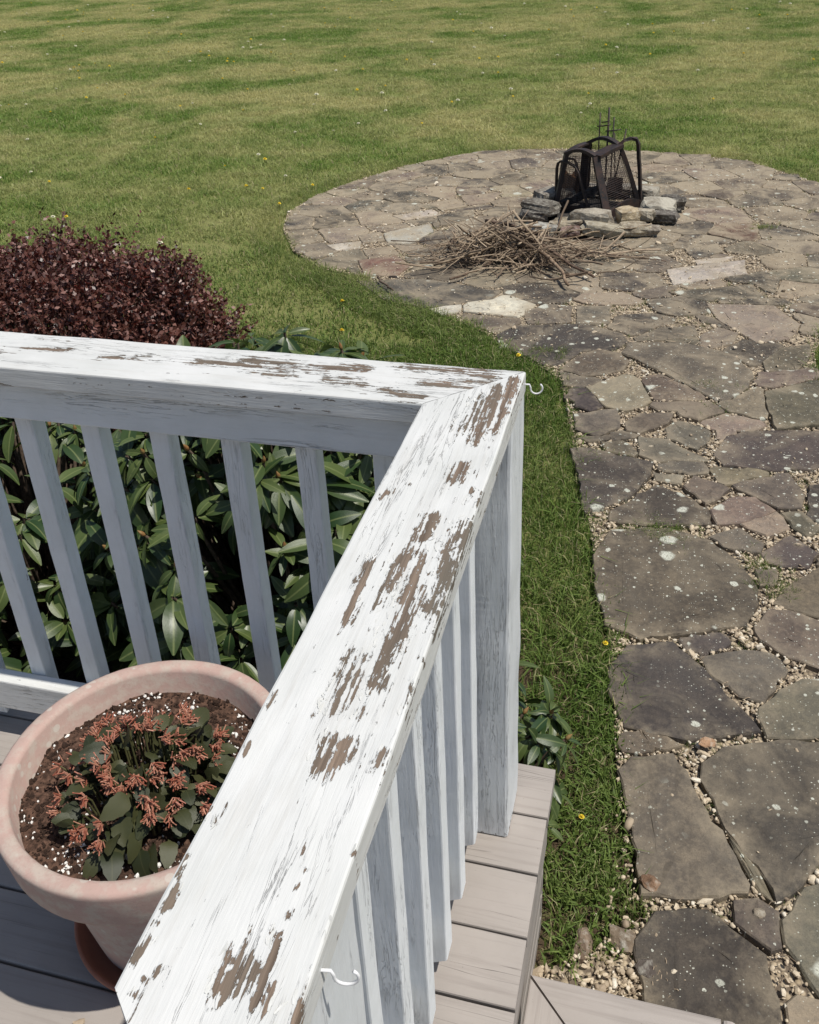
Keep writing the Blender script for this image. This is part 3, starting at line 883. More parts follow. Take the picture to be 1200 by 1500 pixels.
def build_grass():
    P = []; R_ = []; S_ = []; I = []
    # near and along the edges: small dense tufts
    def near(x0, x1, y0, y1, step, cond, hs):
        gx, gy = np.meshgrid(np.arange(x0, x1, step), np.arange(y0, y1, step))
        x = (gx + RNG.uniform(-.5, .5, gx.shape)*step).ravel(); y = (gy + RNG.uniform(-.5, .5, gy.shape)*step).ravel()
        k = cond(x, y)
        return x[k], y[k], hs
    def ok(x, y, m=.0):
        ed = seg_dist(x, y, PATIO); ins = inside(x, y, PATIO)
        wob = (np.sin(x*23 + y*9)*.018 + np.sin(y*41 - x*7)*.014 + np.sin(y*97 + x*31)*.010)*np.where(y < 3, 1.5, 1)
        r = (~ins & (ed > -.01 + wob)) | (ins & (ed < .012 + wob))
        r &= ~(inside(x, y, BED) & (seg_dist(x, y, BED) > .06))
        r &= ~((x < -.13) & (y < 1.5))
        r &= ~((x < .27) & (y < 1.13))
        return r
    x, y, _ = near(-3.4, .4, 1.12, 6.2, .034, lambda x, y: ok(x, y) & ((y < 4.6) | (seg_dist(x, y, PATIO) < .30)) & (x > -2.2 - .2*(y > 4)), 1)
    # the strip by the steps thins out into dirt and gravel
    bare = (y < 1.46) & (x > -.06 + (y-1.30)*.6)
    thin = (y < 1.75) & (x > -.02) & (RNG.random(len(x)) < .6)
    nz = np.array([mnoise.noise(Vector((a*11, b*11, 6.1))) for a, b in zip(x, y)])
    hole = (y < 2.3) & (nz > .26 + np.clip(y-1.5, 0, 1)*.15)
    k = ~(bare | thin | hole); x, y = x[k], y[k]
    P.append(np.stack([x, y, np.full(len(x), .002)], 1)); S_.append(RNG.uniform(.7, 1.15, len(x)) * np.where(y < 1.9, .8, 1)); I.append(RNG.integers(0, 5, len(x)))
    # a rim of tufts right round the circle
    gx, gy = np.meshgrid(np.arange(-3.4, 2.0, .05), np.arange(4.4, 9.6, .05))
    x = (gx + RNG.uniform(-.025, .025, gx.shape)).ravel(); y = (gy + RNG.uniform(-.025, .025, gy.shape)).ravel()
    k = ok(x, y) & (seg_dist(x, y, PATIO) < .25); x, y = x[k], y[k]
    P.append(np.stack([x, y, np.full(len(x), .0)], 1)); S_.append(RNG.uniform(.65, 1.05, len(x))); I.append(RNG.integers(0, 5, len(x)))
    # right side wedge
    gx, gy = np.meshgrid(np.arange(.7, 2.2, .05), np.arange(1.0, 5.6, .05))
    x = (gx + RNG.uniform(-.025, .025, gx.shape)).ravel(); y = (gy + RNG.uniform(-.025, .025, gy.shape)).ravel()
    k = ok(x, y); x, y = x[k], y[k]
    P.append(np.stack([x, y, np.zeros(len(x))], 1)); S_.append(RNG.uniform(.7, 1.1, len(x))); I.append(RNG.integers(0, 5, len(x)))
    # weeds in the joints
    x = RNG.uniform(-2.8, 1.3, 26000); y = RNG.uniform(1.5, 9.0, 26000)
    k = inside(x, y, PATIO) & ~covered(x, y)
    nn = np.array([mnoise.noise(Vector((a*1.9, b*1.9, 3.7))) for a, b in zip(x, y)])
    k &= (nn > .10) & (RNG.random(len(x)) < .7); x, y = x[k], y[k]
    P.append(np.stack([x, y, np.full(len(x), .012)], 1)); S_.append(RNG.uniform(.25, .55, len(x))); I.append(RNG.integers(5, 7, len(x)))
    # a few green clumps across the joints
    for (cx, cy, n_, sp) in ((.02,3.1,40,.07),(.1,3.09,30,.05),(.42,2.95,26,.05),(.47,2.83,26,.05),(-.55,4.62,24,.05),(.62,6.9,20,.04),(-.2,3.62,16,.05),(.25,4.33,24,.06),(.3,4.1,20,.06)):
        P.append(np.stack([RNG.normal(cx, sp, n_), RNG.normal(cy, sp*.7, n_), np.full(n_, .02)], 1)); S_.append(RNG.uniform(.3, .6, n_)); I.append(RNG.integers(0, 7, n_))
    # open lawn: larger patches inside a generous fan in front of the house
    gx, gy = np.meshgrid(np.arange(-22, 9, .185), np.arange(3.0, 27, .185))
    x = (gx + RNG.uniform(-.09, .09, gx.shape)).ravel(); y = (gy + RNG.uniform(-.09, .09, gy.shape)).ravel()
    k = (x > -1.6 - y*.82) & (x < 1.8 + y*.28) & ~inside(x, y, PATIO) & (seg_dist(x, y, PATIO) > .13)
    k &= ~inside(x, y, BED)
    k &= ~((y < 4.6) & (x > -2.4) & (x < .5))
    x, y = x[k], y[k]
    P.append(np.stack([x, y, lawn_z(y) + .003], 1)); S_.append(RNG.uniform(.75, 1.1, len(x))); I.append(RNG.integers(7, 12, len(x)))
    x = RNG.normal(-.04, .09, 900); y = RNG.uniform(1.2, 3.0, 900)
    k = ok(x, y); x, y = x[k], y[k]
    P.append(np.stack([x, y, np.full(len(x), .012)], 1)); S_.append(RNG.uniform(.6, 1.2, len(x))); I.append(RNG.integers(12, 15, len(x)))
    P = np.concatenate(P); S_ = np.concatenate(S_); I = np.concatenate(I)
    rot = np.zeros((len(P), 3)); rot[:, 2] = RNG.uniform(0, 6.28, len(P)); rot[:, 0] = RNG.normal(0, .06, len(P))
    src = [tuft(.036, 17, .024, .066, .0021, i, .95) for i in range(5)]
    src += [tuft(.03, 12, .02, .07, .0015, 20+i, .9) for i in range(2)]
    src += [tuft(.16, 150, .014, .046, .0032, 40+i, 1.5) for i in range(5)]
    src += [tuft(.035, 9, .010, .032, .0042, 70+i, 1.4) for i in range(3)]
    for i, s in enumerate(src): s.name = 'grass_tuft_%02d' % i
    o = scatter('grass', P, rot, S_, I, src)
    tag(o, 'short mown grass blades covering the lawn and lining the path', 'grass', kind='stuff')
    print('grass tufts', len(P))
build_grass()

# ------------------------------------------------------------------ dandelions
def build_dandelions():
    st = MB(); st.tube([(0,0,0),(.003,0,.03),(.001,.002,.055)], .0016, 5)
    stem_me = None
    def head(mat, k, r):
        mb = MB()
        for ring, (rr, z, n_) in enumerate(((r, .004, 15), (r*.72, .010, 11), (r*.4, .014, 7))):
            for i in range(n_):
                a = 2*math.pi*(i + ring*.4 + k*.1)/n_; w = .0032
                c, s = math.cos(a), math.sin(a)
                mb.add([(-s*w*.5, c*w*.5, .002), (s*w*.5, -c*w*.5, .002), (c*rr + s*w, s*rr - c*w, z), (c*rr*1.08, s*rr*1.08, z-.001), (c*rr - s*w, s*rr + c*w, z)], [(0,1,2,3,4)])
        me = bpy.data.meshes.new('dandelion_head'); me.from_pydata(mb.v, [], mb.f); me.update(); me.materials.append(mat)
        return me
    heads = [head(M['dandelion'], i, .0135) for i in range(3)]
    pale = head(M['clock'], 4, .018)
    stem_me = bpy.data.meshes.new('dandelion_stem'); stem_me.from_pydata(st.v, [], st.f); stem_me.update(); stem_me.materials.append(M['stalk'])
    def one(x, y, s, label, pale_=False, z=None):
        o = bpy.data.objects.new('dandelion', stem_me); COL.objects.link(o)
        o.location = (x, y, float(lawn_z(y)) if z is None else z); o.rotation_euler = (random.uniform(-.25,.25), random.uniform(-.25,.25), random.uniform(0,6)); o.scale = (s, s, s)
        h = bpy.data.objects.new('flower_head', pale if pale_ else random.choice(heads)); COL.objects.link(h); h.parent = o; h.location = (.001, .002, .054)
        tag(o, label, 'dandelion', 'dandelions dotted over the lawn')
    one(-.085, 2.43, .62, 'yellow dandelion at the grass edge beside the largest brown flagstone')
    one(-.09, 1.74, .55, 'yellow dandelion in the grass beside the porch deck corner')
    one(-.70, 4.50, .9, 'yellow dandelion at the lawn edge by the large dark slab above the railing corner')
    one(-1.72, 4.63, 1, 'yellow dandelion in green lawn between dark red shrub and railing corner')
    one(-1.85, 5.05, 1, 'yellow dandelion in green lawn below the reddish flagstone edge of the patio')
    one(-3.02, 6.95, 1, 'yellow dandelion at the leftmost edge of the flagstone circle')
    one(-2.95, 7.5, 1, 'yellow dandelion just behind the leftmost edge of the flagstone circle')
    def where(x, y):
        if y > 9.2 and x > -2.9: return 'in the lawn straight behind the flagstone circle'
        if y > 14: return 'in the farthest lawn at the upper left'
        if y > 9.2: return 'in the lawn behind and left of the flagstone circle'
        if x > -2.0 - .2*y: return 'in the lawn just left of the flagstone circle'
        return 'in the lawn beyond the dark red bush at the left'
    r = random.Random(5); n = 0
    while n < 240:
        y = 4.4 + (r.random()**.75)*18; x = r.uniform(-1.2 - y*.72, 1.2 + y*.16)
        if inside(np.array([x]), np.array([y]), PATIO)[0] or seg_dist(np.array([x]), np.array([y]), PATIO)[0] < .3 or inside(np.array([x]), np.array([y]), BED)[0]: continue
        if y < 6.3 and n % 3: continue
        pale_ = r.random() < .5
        one(x, y, r.uniform(.8, 1.2)*(1.25 if y > 11 else 1), ('tiny pale dandelion ' if pale_ else 'tiny yellow dandelion ') + where(x, y), pale_)
        n += 1
build_dandelions()

# ------------------------------------------------------------------ timber
def beam_mesh(x0, x1, w, t, nl=24, ntop=4, r=.004, end0=None, end1=None, peel=None, jitter=.0006, seed=0):
    """board along local X, w across local Y, t thick in local Z (top at +t/2); ends may be mitred: end(y, z) -> x"""
    rg = random.Random(seed)
    prof = []
    hw, ht = w/2, t/2
    def corner(cx, cy, a0):
        for k in range(3):
            a = math.radians(a0 + 45*k); prof.append((cx + r*math.cos(a), cy + r*math.sin(a)))
    corner(hw-r, ht-r, 0)
    for k in range(1, ntop): prof.append((hw-r + (-(w-2*r))*k/ntop, ht))
    corner(-hw+r, ht-r, 90); corner(-hw+r, -ht+r, 180); corner(hw-r, -ht+r, 270)
    n = len(prof)
    V = []; F = []
    for i in range(nl+1):
        for (y, z) in prof:
            a = end0(y, z) if end0 else x0
            b = end1(y, z) if end1 else x1
            x = a + (b-a)*i/nl
            q = mnoise.noise(Vector((x*9 + seed*5.1, y*40, z*40))) * jitter
            V.append((x, y + q*(1 if abs(y) > hw-r*1.1 else 0)*(1 if y > 0 else -1), z + q*(1 if z > 0 else -1)))
    for i in range(nl):
        for k in range(n):
            k2 = (k+1) % n
            F.append((i*n+k, (i+1)*n+k, (i+1)*n+k2, i*n+k2))
    F.append(tuple(range(n))); F.append(tuple(nl*n + k for k in range(n))[::-1])
    return V, F

def beam(name, mat, parent, loc, axis, peel=None, **kw):
    """axis: 'x', 'y' or 'z' = the world direction of the board's length"""
    V, F = beam_mesh(**kw)
    me = bpy.data.meshes.new(name); me.from_pydata(V, [], F); me.update()
    bm = bmesh.new(); bm.from_mesh(me); bmesh.ops.recalc_face_normals(bm, faces=bm.faces[:]); bm.to_mesh(me); bm.free()
    o = link(name, me, mat, parent)
    if axis == 'x': R_ = Matrix.Identity(4)
    elif axis == 'y': R_ = Matrix(((0,-1,0,0),(1,0,0,0),(0,0,1,0),(0,0,0,1)))
    else: R_ = Matrix(((0,1,0,0),(0,0,1,0),(1,0,0,0),(0,0,0,1)))      # local y -> world x, local z -> world y
    mw = R_.copy(); mw.translation = loc
    o.matrix_local = mw
    if peel is not None:
        co = np.array([mw @ v.co for v in me.vertices])
        a = me.attributes.new('peel', 'FLOAT', 'POINT'); a.data.foreach_set('value', peel(co).astype(np.float32))
    return o

def streaks(lst, ztop):
    def fn(co):
        out = np.zeros(len(co))
        for (x1, y1, x2, y2, w) in lst:
            w = w*(.74 if y1 < .62 else 1.22)
            dx, dy = x2-x1, y2-y1; L2 = dx*dx + dy*dy + 1e-9
            t = np.clip(((co[:,0]-x1)*dx + (co[:,1]-y1)*dy)/L2, 0, 1)
            d = np.hypot(co[:,0]-x1-t*dx, co[:,1]-y1-t*dy)
            out = np.maximum(out, np.exp(-(d/(w*.76))**2))
        return (out*.95 + .0) * (co[:,2] > ztop - .012) + .22*(co[:,2] <= ztop-.006)
    return fn

# deck and steps
deck = tag(empty('porch_deck', (-1.6, .5, DECK_Z)), 'taupe painted timber porch deck behind and below the railing', 'deck', kind='structure')
edges = [1.456 - .1310*i for i in range(17)]
for i in range(16):
    yc = (edges[i] + edges[i+1])/2
    beam('deck_board', M['deck'], deck, (1.6, yc-.5, -.0175 + random.uniform(-.0008,.0008)), 'x', x0=-3.6, x1=-.135 + random.uniform(-.002,.002), w=.1265, t=.035, nl=40, ntop=4, r=.004, seed=i)
beam('fascia_board', M['deck'], deck, (1.6-.159, -.07, -.13), 'y', x0=-.9, x1=1.002, w=.03, t=.186, nl=12, ntop=1, seed=31)
beam('fascia_board', M['deck'], deck, (1.6, .925, -.13), 'x', x0=-3.6, x1=-.146, w=.03, t=.186, nl=12, ntop=1, seed=32)
for i in range(4): beam('skirt_board', M['deck'], deck, (1.6-.161, -.07, -.262 - .082*i), 'y', x0=-.9, x1=1.0, w=.02, t=.072, nl=8, ntop=1, seed=40+i)
for i in range(4): beam('skirt_board', M['deck'], deck, (1.6, .925, -.262 - .082*i), 'x', x0=-3.6, x1=-.15, w=.02, t=.072, nl=8, ntop=1, seed=50+i)

steps = tag(empty('porch_step', (.05, .5, 0)), 'taupe painted timber step below the deck, at the bottom edge', 'step')
SZ = .34
sx, sy = -.05, -.5
A0 = lambda y, z: -.133 - (y - .065)            # mitre from the deck corner inwards
beam('tread_board', M['deck'], steps, (sx, 1.045+sy, SZ-.0175), 'x', x0=0, x1=.222, end0=A0, w=.13, t=.035, nl=14, ntop=4, seed=61)
beam('tread_board', M['deck'], steps, (-.068+sx, sy, SZ-.0175), 'y', x0=-.6, x1=.95, end1=lambda y, z: 1.043 + (y) - .004, w=.13, t=.035, nl=24, ntop=4, seed=62)
beam('tread_board', M['deck'], steps, (.110+sx, sy, SZ-.0175), 'y', x0=-.6, x1=.976, w=.215, t=.034, nl=24, ntop=4, seed=63)
beam('nosing', M['deck'], steps, (.237+sx, sy, SZ-.0185), 'y', x0=-.6, x1=1.108, w=.024, t=.038, nl=24, ntop=2, r=.008, seed=64)
beam('riser', M['deck'], steps, (.205+sx, sy, SZ-.12), 'y', x0=-.6, x1=1.09, w=.022, t=.165, nl=10, ntop=1, seed=65)
beam('stringer', M['deck'], steps, (sx, 1.085+sy, .155), 'x', x0=-.13, x1=.19, w=.025, t=.30, nl=8, ntop=1, seed=66)

# railing
rail = tag(empty('porch_railing', (-.27, 1.31, DECK_Z)), 'white porch railing with badly peeling paint on its mitred handrails', 'railing')
ro = Vector((.27, -1.31, -DECK_Z))
def rp(x, y, z): return Vector((x, y, z)) + ro
HC = 1.3135
def end_near(y, z):                       # local y = -X offset from the rail's centre line; both corners clipped
    e = .0695 - abs(y)
    return .262 + max(0, .075 - e*1.0) * .95
side_rail = b = beam('handrail', M['rail'], rail, rp(-.2725, 0, RAIL_T-.019), 'y', x0=0, x1=1, end0=end_near, end1=lambda y, z: HC - y - .0009, w=.139, t=.038, nl=340, ntop=44, r=.003,
     jitter=.0011, seed=70)
def set_peel(o, fn):
    mw = rail.matrix_basis @ o.matrix_basis
    me = o.data; co = np.array([mw @ v.co for v in me.vertices])
    a = me.attributes.new('peel', 'FLOAT', 'POINT'); a.data.foreach_set('value', fn(co).astype(np.float32))
set_peel(b, streaks(PEEL_SIDE, RAIL_T)); b['label'] = 'handrail beside the path, brown wood showing through flaking white paint'
back_rail = b = beam('handrail', M['rail'], rail, rp(0, HC, RAIL_T-.019), 'x', x0=-3.5, x1=0, end1=lambda y, z: -.2725 + y - .0009, w=.139, t=.038, nl=420, ntop=44, r=.003, jitter=.0011, seed=71)
extra = [(random.uniform(-3.4,-1.2), random.uniform(1.26,1.37)) for _ in range(14)]
set_peel(b, streaks(PEEL_BACK + [(x, y, x+random.uniform(.02,.12), y, random.uniform(.006,.014)) for x, y in extra], RAIL_T)); b['label'] = 'back handrail crossing in front of the shrubs'
zero = lambda co: np.zeros(len(co))
def post_peel(co): return .85*np.exp(-((co[:,2]-DECK_Z)/.03)**2)
for (py, lab) in ((1.3215, 'corner post'), (.405, 'post at the near end of the railing')):
    o = beam('post', M['post'], rail, rp(-.2715, py, DECK_Z), 'z', x0=.004, x1=RAIL_T-.038-DECK_Z, w=.133, t=.123 if py > 1 else .137, nl=60, ntop=10, r=.006, jitter=.0022, seed=int(py*100))
    set_peel(o, post_peel); o['label'] = lab
# paint lifting in curled flakes round the bare patches
def flakes(rail_obj, lst, n, seed, along):
    rg = np.random.default_rng(seed); fn = streaks(lst, RAIL_T)
    xs, ys = ((rg.uniform(-.34, -.206, n*60), rg.uniform(.28, 1.37, n*60)) if along == 'y' else (rg.uniform(-1.9, -.22, n*60), rg.uniform(1.248, 1.38, n*60)))
    ok_ = (xs - ys < -.2725 - HC + .0) if along == 'x' else (xs - ys > -.2725 - HC)
    a = fn(np.stack([xs, ys, np.full(len(xs), RAIL_T)], 1))
    k = np.where((a > .42) & (a < .66) & (np.abs(xs-ys + .2725+HC) > .004) & (ok_ if along == 'x' else ok_))[0][:n]
    mb = MB()
    for i in k:
        L = rg.uniform(.004, .014); W = rg.uniform(.0010, .0024); an = rg.normal(math.pi/2 if along == 'y' else 0, .22); tl = rg.uniform(.04, .28); sd = rg.choice((-1, 1))
        c, s_ = math.cos(an), math.sin(an)
        b0 = len(mb.v)
        for p in range(4):
            u = (p/3 - .5)*L
            wd = W*(1 if 0 < p < 3 else rg.uniform(.3, .8))
            for q in range(3):
                v = q/2*wd
                z = .0003 + math.sin(tl)*v*(.6 + .5*q/2) + rg.uniform(0, .00025)
                dx, dy = u*c - sd*v*math.cos(tl)*s_, u*s_ + sd*v*math.cos(tl)*c
                mb.v.append((xs[i]+dx, ys[i]+dy, RAIL_T + z))
        for p in range(3):
            for q in range(2): mb.f.append((b0+p*3+q, b0+(p+1)*3+q, b0+(p+1)*3+q+1, b0+p*3+q+1))
    o = mb.build('paint_flakes', M['flake'], rail_obj); o['kind'] = 'stuff'
    o.matrix_local = (rail.matrix_basis @ rail_obj.matrix_basis).inverted()
flakes(side_rail, PEEL_SIDE, 240, 3, 'y'); flakes(back_rail, PEEL_BACK, 90, 4, 'x')
# rails under the handrails
beam('apron', M['paint_sound'], rail, rp(0, 1.2965, RAIL_T-.0835), 'x', x0=-3.5, x1=-.3395, w=.026, t=.089, nl=40, ntop=2, r=.003, seed=80)
beam('apron', M['paint_sound'], rail, rp(-.317, 0, RAIL_T-.0835), 'y', x0=.475, x1=1.2585, w=.036, t=.089, nl=20, ntop=2, r=.003, seed=81)
beam('bottom_rail', M['paint'], rail, rp(0, 1.291, .657), 'x', x0=-3.5, x1=-.3395, w=.038, t=.086, nl=40, ntop=3, r=.004, seed=82)
beam('bottom_rail', M['paint'], rail, rp(-.317, 0, .657), 'y', x0=.475, x1=1.2585, w=.036, t=.086, nl=20, ntop=3, r=.004, seed=83)
# balusters: outside the rails, feet cut on the slant
bz0, bz1 = .552, RAIL_T - .0385
def foot(o_axis):
    if o_axis == 'x': return lambda y, z: bz0 - DECK_Z + .55*(y + .019)      # rises towards +X (outside)
    return lambda y, z: bz0 - DECK_Z + .55*(z + .019)                          # rises towards +Y
for i in range(6):
    y = 1.217 - .1185*i
    beam('baluster', M['paint_sound'], rail, rp(-.2785, y, DECK_Z), 'z', x0=0, x1=bz1-DECK_Z, end0=foot('x'), w=.038, t=.038, nl=22, ntop=2, r=.003, jitter=.0012, seed=100+i)
for i in range(22):
    x = -.4315 - .1405*i
    beam('baluster', M['paint_sound'], rail, rp(x, 1.3295, DECK_Z), 'z', x0=0, x1=bz1-DECK_Z, end0=foot('y'), w=.038, t=.038, nl=22, ntop=2, r=.003, jitter=.0012, seed=140+i)
# screw hooks in the outer edge of the handrail
for (hy, hz, sc_) in ((.388, 1.494, .9), (1.372, 1.492, .92)):
    mb = MB()
    pts = [(-.004, 0, 0), (.008, 0, -.0005)]
    for k in range(13):
        a = math.radians(95 - 22*k) if False else math.radians(170 + 20*k)
        pts.append((.0205 + .0105*math.cos(a), 0, -.0085 + .0105*math.sin(a)))
    pts = pts[:2] + [p for p in pts[2:] if True]
    mb.tube([(p[0]*sc_, p[1], p[2]*sc_) for p in pts], .0014, 8)
    o = mb.build('screw_hook', M['hook'], side_rail, True)
    o.matrix_local = side_rail.matrix_basis.inverted() @ Matrix.Translation(rp(-.203, hy, hz)) @ Matrix.Rotation(math.radians(12), 4, 'Z')
    o['label'] = 'white screw hook' + (' by the corner' if hy > 1 else ' near the end of the handrail')

# ------------------------------------------------------------------ flower pot
PC = Vector((-.778, .966, 0))
def lathe(prof, n=64):
    V = []; F = []
    for (r, z) in prof:
        for k in range(n):
            a = 2*math.pi*k/n; V.append((r*math.cos(a), r*math.sin(a), z))
    m = len(prof)
    for i in range(m-1):
        for k in range(n):
            k2 = (k+1) % n; F.append((i*n+k, i*n+k2, (i+1)*n+k2, (i+1)*n+k))
    return V, F
pot = tag(empty('flower_pot', (PC.x, PC.y, DECK_Z+.014)), 'large round weathered pink clay flower pot with thick rim on the deck', 'flower pot')
V, F = lathe([(.001,.004),(.135,.004),(.146,.008),(.150,.02),(.192,.300),(.193,.306),(.188,.30),(.14,.03),(.001,.03)])
mesh_obj('pot_body', V, F, M['terra'], pot, True)
V, F = lathe([(.186,.296),(.190,.303),(.234,.3035),(.2385,.306),(.2405,.312),(.2475,.376),(.2480,.382),(.2462,.3865),(.241,.389),(.227,.389),(.2205,.3868),(.2175,.381),(.211,.33),(.192,.30)])
mesh_obj('pot_rim', V, F, M['terra'], pot, True)
sau = mesh_obj('pot_saucer', *lathe([(.001,.001),(.165,.001),(.172,.004),(.187,.038),(.1868,.0425),(.183,.0435),(.1795,.041),(.166,.012),(.001,.011)]), M['saucer'], None, True)
sau.location = (PC.x, PC.y, DECK_Z+.001)
tag(sau, 'round terracotta saucer under the clay flower pot', 'saucer')
# soil
def build_soil():
    n = 48; V = []; F = []
    rings = np.linspace(0, .2145, 26)
    for i, r in enumerate(rings):
        for k in range(n):
            a = 2*math.pi*k/n; x, y = r*math.cos(a), r*math.sin(a)
            z = .010*mnoise.noise(Vector((x*14, y*14, 1))) + .005*mnoise.noise(Vector((x*60, y*60, 3))) + .003*mnoise.noise(Vector((x*150, y*150, 5)))
            V.append((x, y, z))
    for i in range(len(rings)-1):
        for k in range(n):
            k2 = (k+1) % n; F.append((i*n+k, i*n+k2, (i+1)*n+k2, (i+1)*n+k))
    o = mesh_obj('potting_soil', V, F, M['soil'], None, True)
    o.location = (PC.x, PC.y, DECK_Z+.014+.336)
    tag(o, 'dark brown potting soil in the clay flower pot', 'soil', kind='stuff')
    N = 1900
    a = RNG.uniform(0, 6.283, N); r = .212*np.sqrt(RNG.random(N))
    cl = np.array([mnoise.noise(Vector((q*math.cos(p)*11, q*math.sin(p)*11, 8))) for p, q in zip(a, r)])
    k = RNG.random(N) < np.clip(.30 + cl*1.3, .04, 1); a, r = a[k], r[k]
    x, y = r*np.cos(a), r*np.sin(a)
    z = np.array([.010*mnoise.noise(Vector((p*14, q*14, 1))) + .005*mnoise.noise(Vector((p*60, q*60, 3))) for p, q in zip(x, y)]) + .001
    src = [loose('perlite_grain_%d' % i, rock_mb(30+i, 1, .6, (1, .9, .8)), M['perlite']) for i in range(3)]
    P = np.stack([x+PC.x, y+PC.y, z+DECK_Z+.350], 1)
    o = scatter('perlite', P, RNG.uniform(0, 6.28, (len(P), 3)), np.exp(RNG.normal(math.log(.0021), .4, len(P))), RNG.integers(0, 3, len(P)), src)
    tag(o, 'white perlite grains scattered over the potting soil', 'perlite', kind='stuff')
    src = [loose('soil_crumb_%d' % i, rock_mb(50+i, 1, .7, (1, .8, .7)), M['soil']) for i in range(3)]
    N = 2600; a = RNG.uniform(0, 6.283, N); r = .213*np.sqrt(RNG.random(N)); x, y = r*np.cos(a), r*np.sin(a)
    z = np.array([.010*mnoise.noise(Vector((p*14, q*14, 1))) for p, q in zip(x, y)])
    o = scatter('soil_crumbs', np.stack([x+PC.x, y+PC.y, z+DECK_Z+.350], 1), RNG.uniform(0, 6.28, (N, 3)), np.exp(RNG.normal(math.log(.0030), .4, N)), RNG.integers(0, 3, N), src)
    tag(o, 'loose dark crumbs of soil in the clay flower pot', 'soil', kind='stuff')
build_soil()

# ------------------------------------------------------------------ leaves
def leaf_mesh(name, mat, shape, nu=7, droop=.25, fold=.18, seed=0, wave=0.0):
    """leaf of unit length along +X; shape: half width at stations 0..1; folded on the midrib"""
    V = []; F = []; A = []; T = []
    r = random.Random(seed); ph = r.uniform(0, 6)
    for i in range(nu+1):
        u = i/nu
        hw = shape(u)
        cz = -droop*u*u + .04*math.sin(u*3)
        for j, s in enumerate((-1, -.5, 0, .5, 1)):
            y = hw*s
            z = cz + fold*abs(y)*(1 - .3*u) - .25*y*y + wave*math.sin(ph + u*9)*abs(s)
            V.append((u, y, z)); A.append(abs(s)*max(.15, hw/.19)); T.append(0)
    for i in range(nu):
        for j in range(4):
            F.append((i*5+j, (i+1)*5+j, (i+1)*5+j+1, i*5+j+1))
    me = bpy.data.meshes.new(name); me.from_pydata(V, [], F); me.update()
    a = me.attributes.new('across', 'FLOAT', 'POINT'); a.data.foreach_set('value', A)
    a = me.attributes.new('tint', 'FLOAT', 'POINT'); a.data.foreach_set('value', T)
    me.materials.append(mat); me.polygons.foreach_set('use_smooth', [True]*len(me.polygons))
    return me

def join_leaves(name, mat, items, parent):
    """items: (mesh, matrix, tint)"""
    cache = {}
    Vs = []; Fs = []; As = []; Ts = []; base = 0
    for me, mw, tint in items:
        if me.name not in cache:
            v = np.empty(len(me.vertices)*3, np.float32); me.vertices.foreach_get('co', v)
            q = np.empty(len(me.loops), np.int32); me.loops.foreach_get('vertex_index', q)
            a = np.empty(len(me.vertices), np.float32); me.attributes['across'].data.foreach_get('value', a)
            cache[me.name] = (v.reshape(-1, 3), q.reshape(-1, 4), a)
        v, q, a = cache[me.name]
        m = np.array(mw, np.float32)
        Vs.append(v @ m[:3, :3].T + m[:3, 3]); Fs.append(q + base); As.append(a); Ts.append(np.full(len(v), tint, np.float32)); base += len(v)
    o = np_mesh(name, np.concatenate(Vs), np.concatenate(Fs), mat, parent, True, k=4)
    at = o.data.attributes.new('across', 'FLOAT', 'POINT'); at.data.foreach_set('value', np.concatenate(As))
    at = o.data.attributes.new('tint', 'FLOAT', 'POINT'); at.data.foreach_set('value', np.concatenate(Ts))
    return o

def basis(x, zhint):
    x = x.normalized(); y = zhint.cross(x)
    if y.length < 1e-4: y = Vector((0, 1, 0)).cross(x)
    y.normalize(); z = x.cross(y)
    return Matrix((x, y, z)).transposed()

RSHAPE = lambda u: .195*(math.sin(math.pi*min(1, max(0, u*.93 + .05)))**.75)*(1 if u > .1 else .35)*(1-.15*u)
RL = [leaf_mesh('rhododendron_leaf', M['rhodo'], RSHAPE, 7, d, f, i, .006) for i, (d, f) in enumerate(((.12,.25),(.28,.3),(.45,.2),(.05,.35)))]
def bud_mesh():
    mb = MB()
    V, F = lathe([(.001,0),(.004,.002),(.006,.008),(.005,.015),(.002,.022),(.0005,.025)], 8); mb.add(V, F)
    me = bpy.data.meshes.new('bud'); me.from_pydata(mb.v, [], mb.f); me.update(); me.materials.append(M['bud']); me.polygons.foreach_set('use_smooth', [True]*len(me.polygons))
    return me
BUD = bud_mesh()

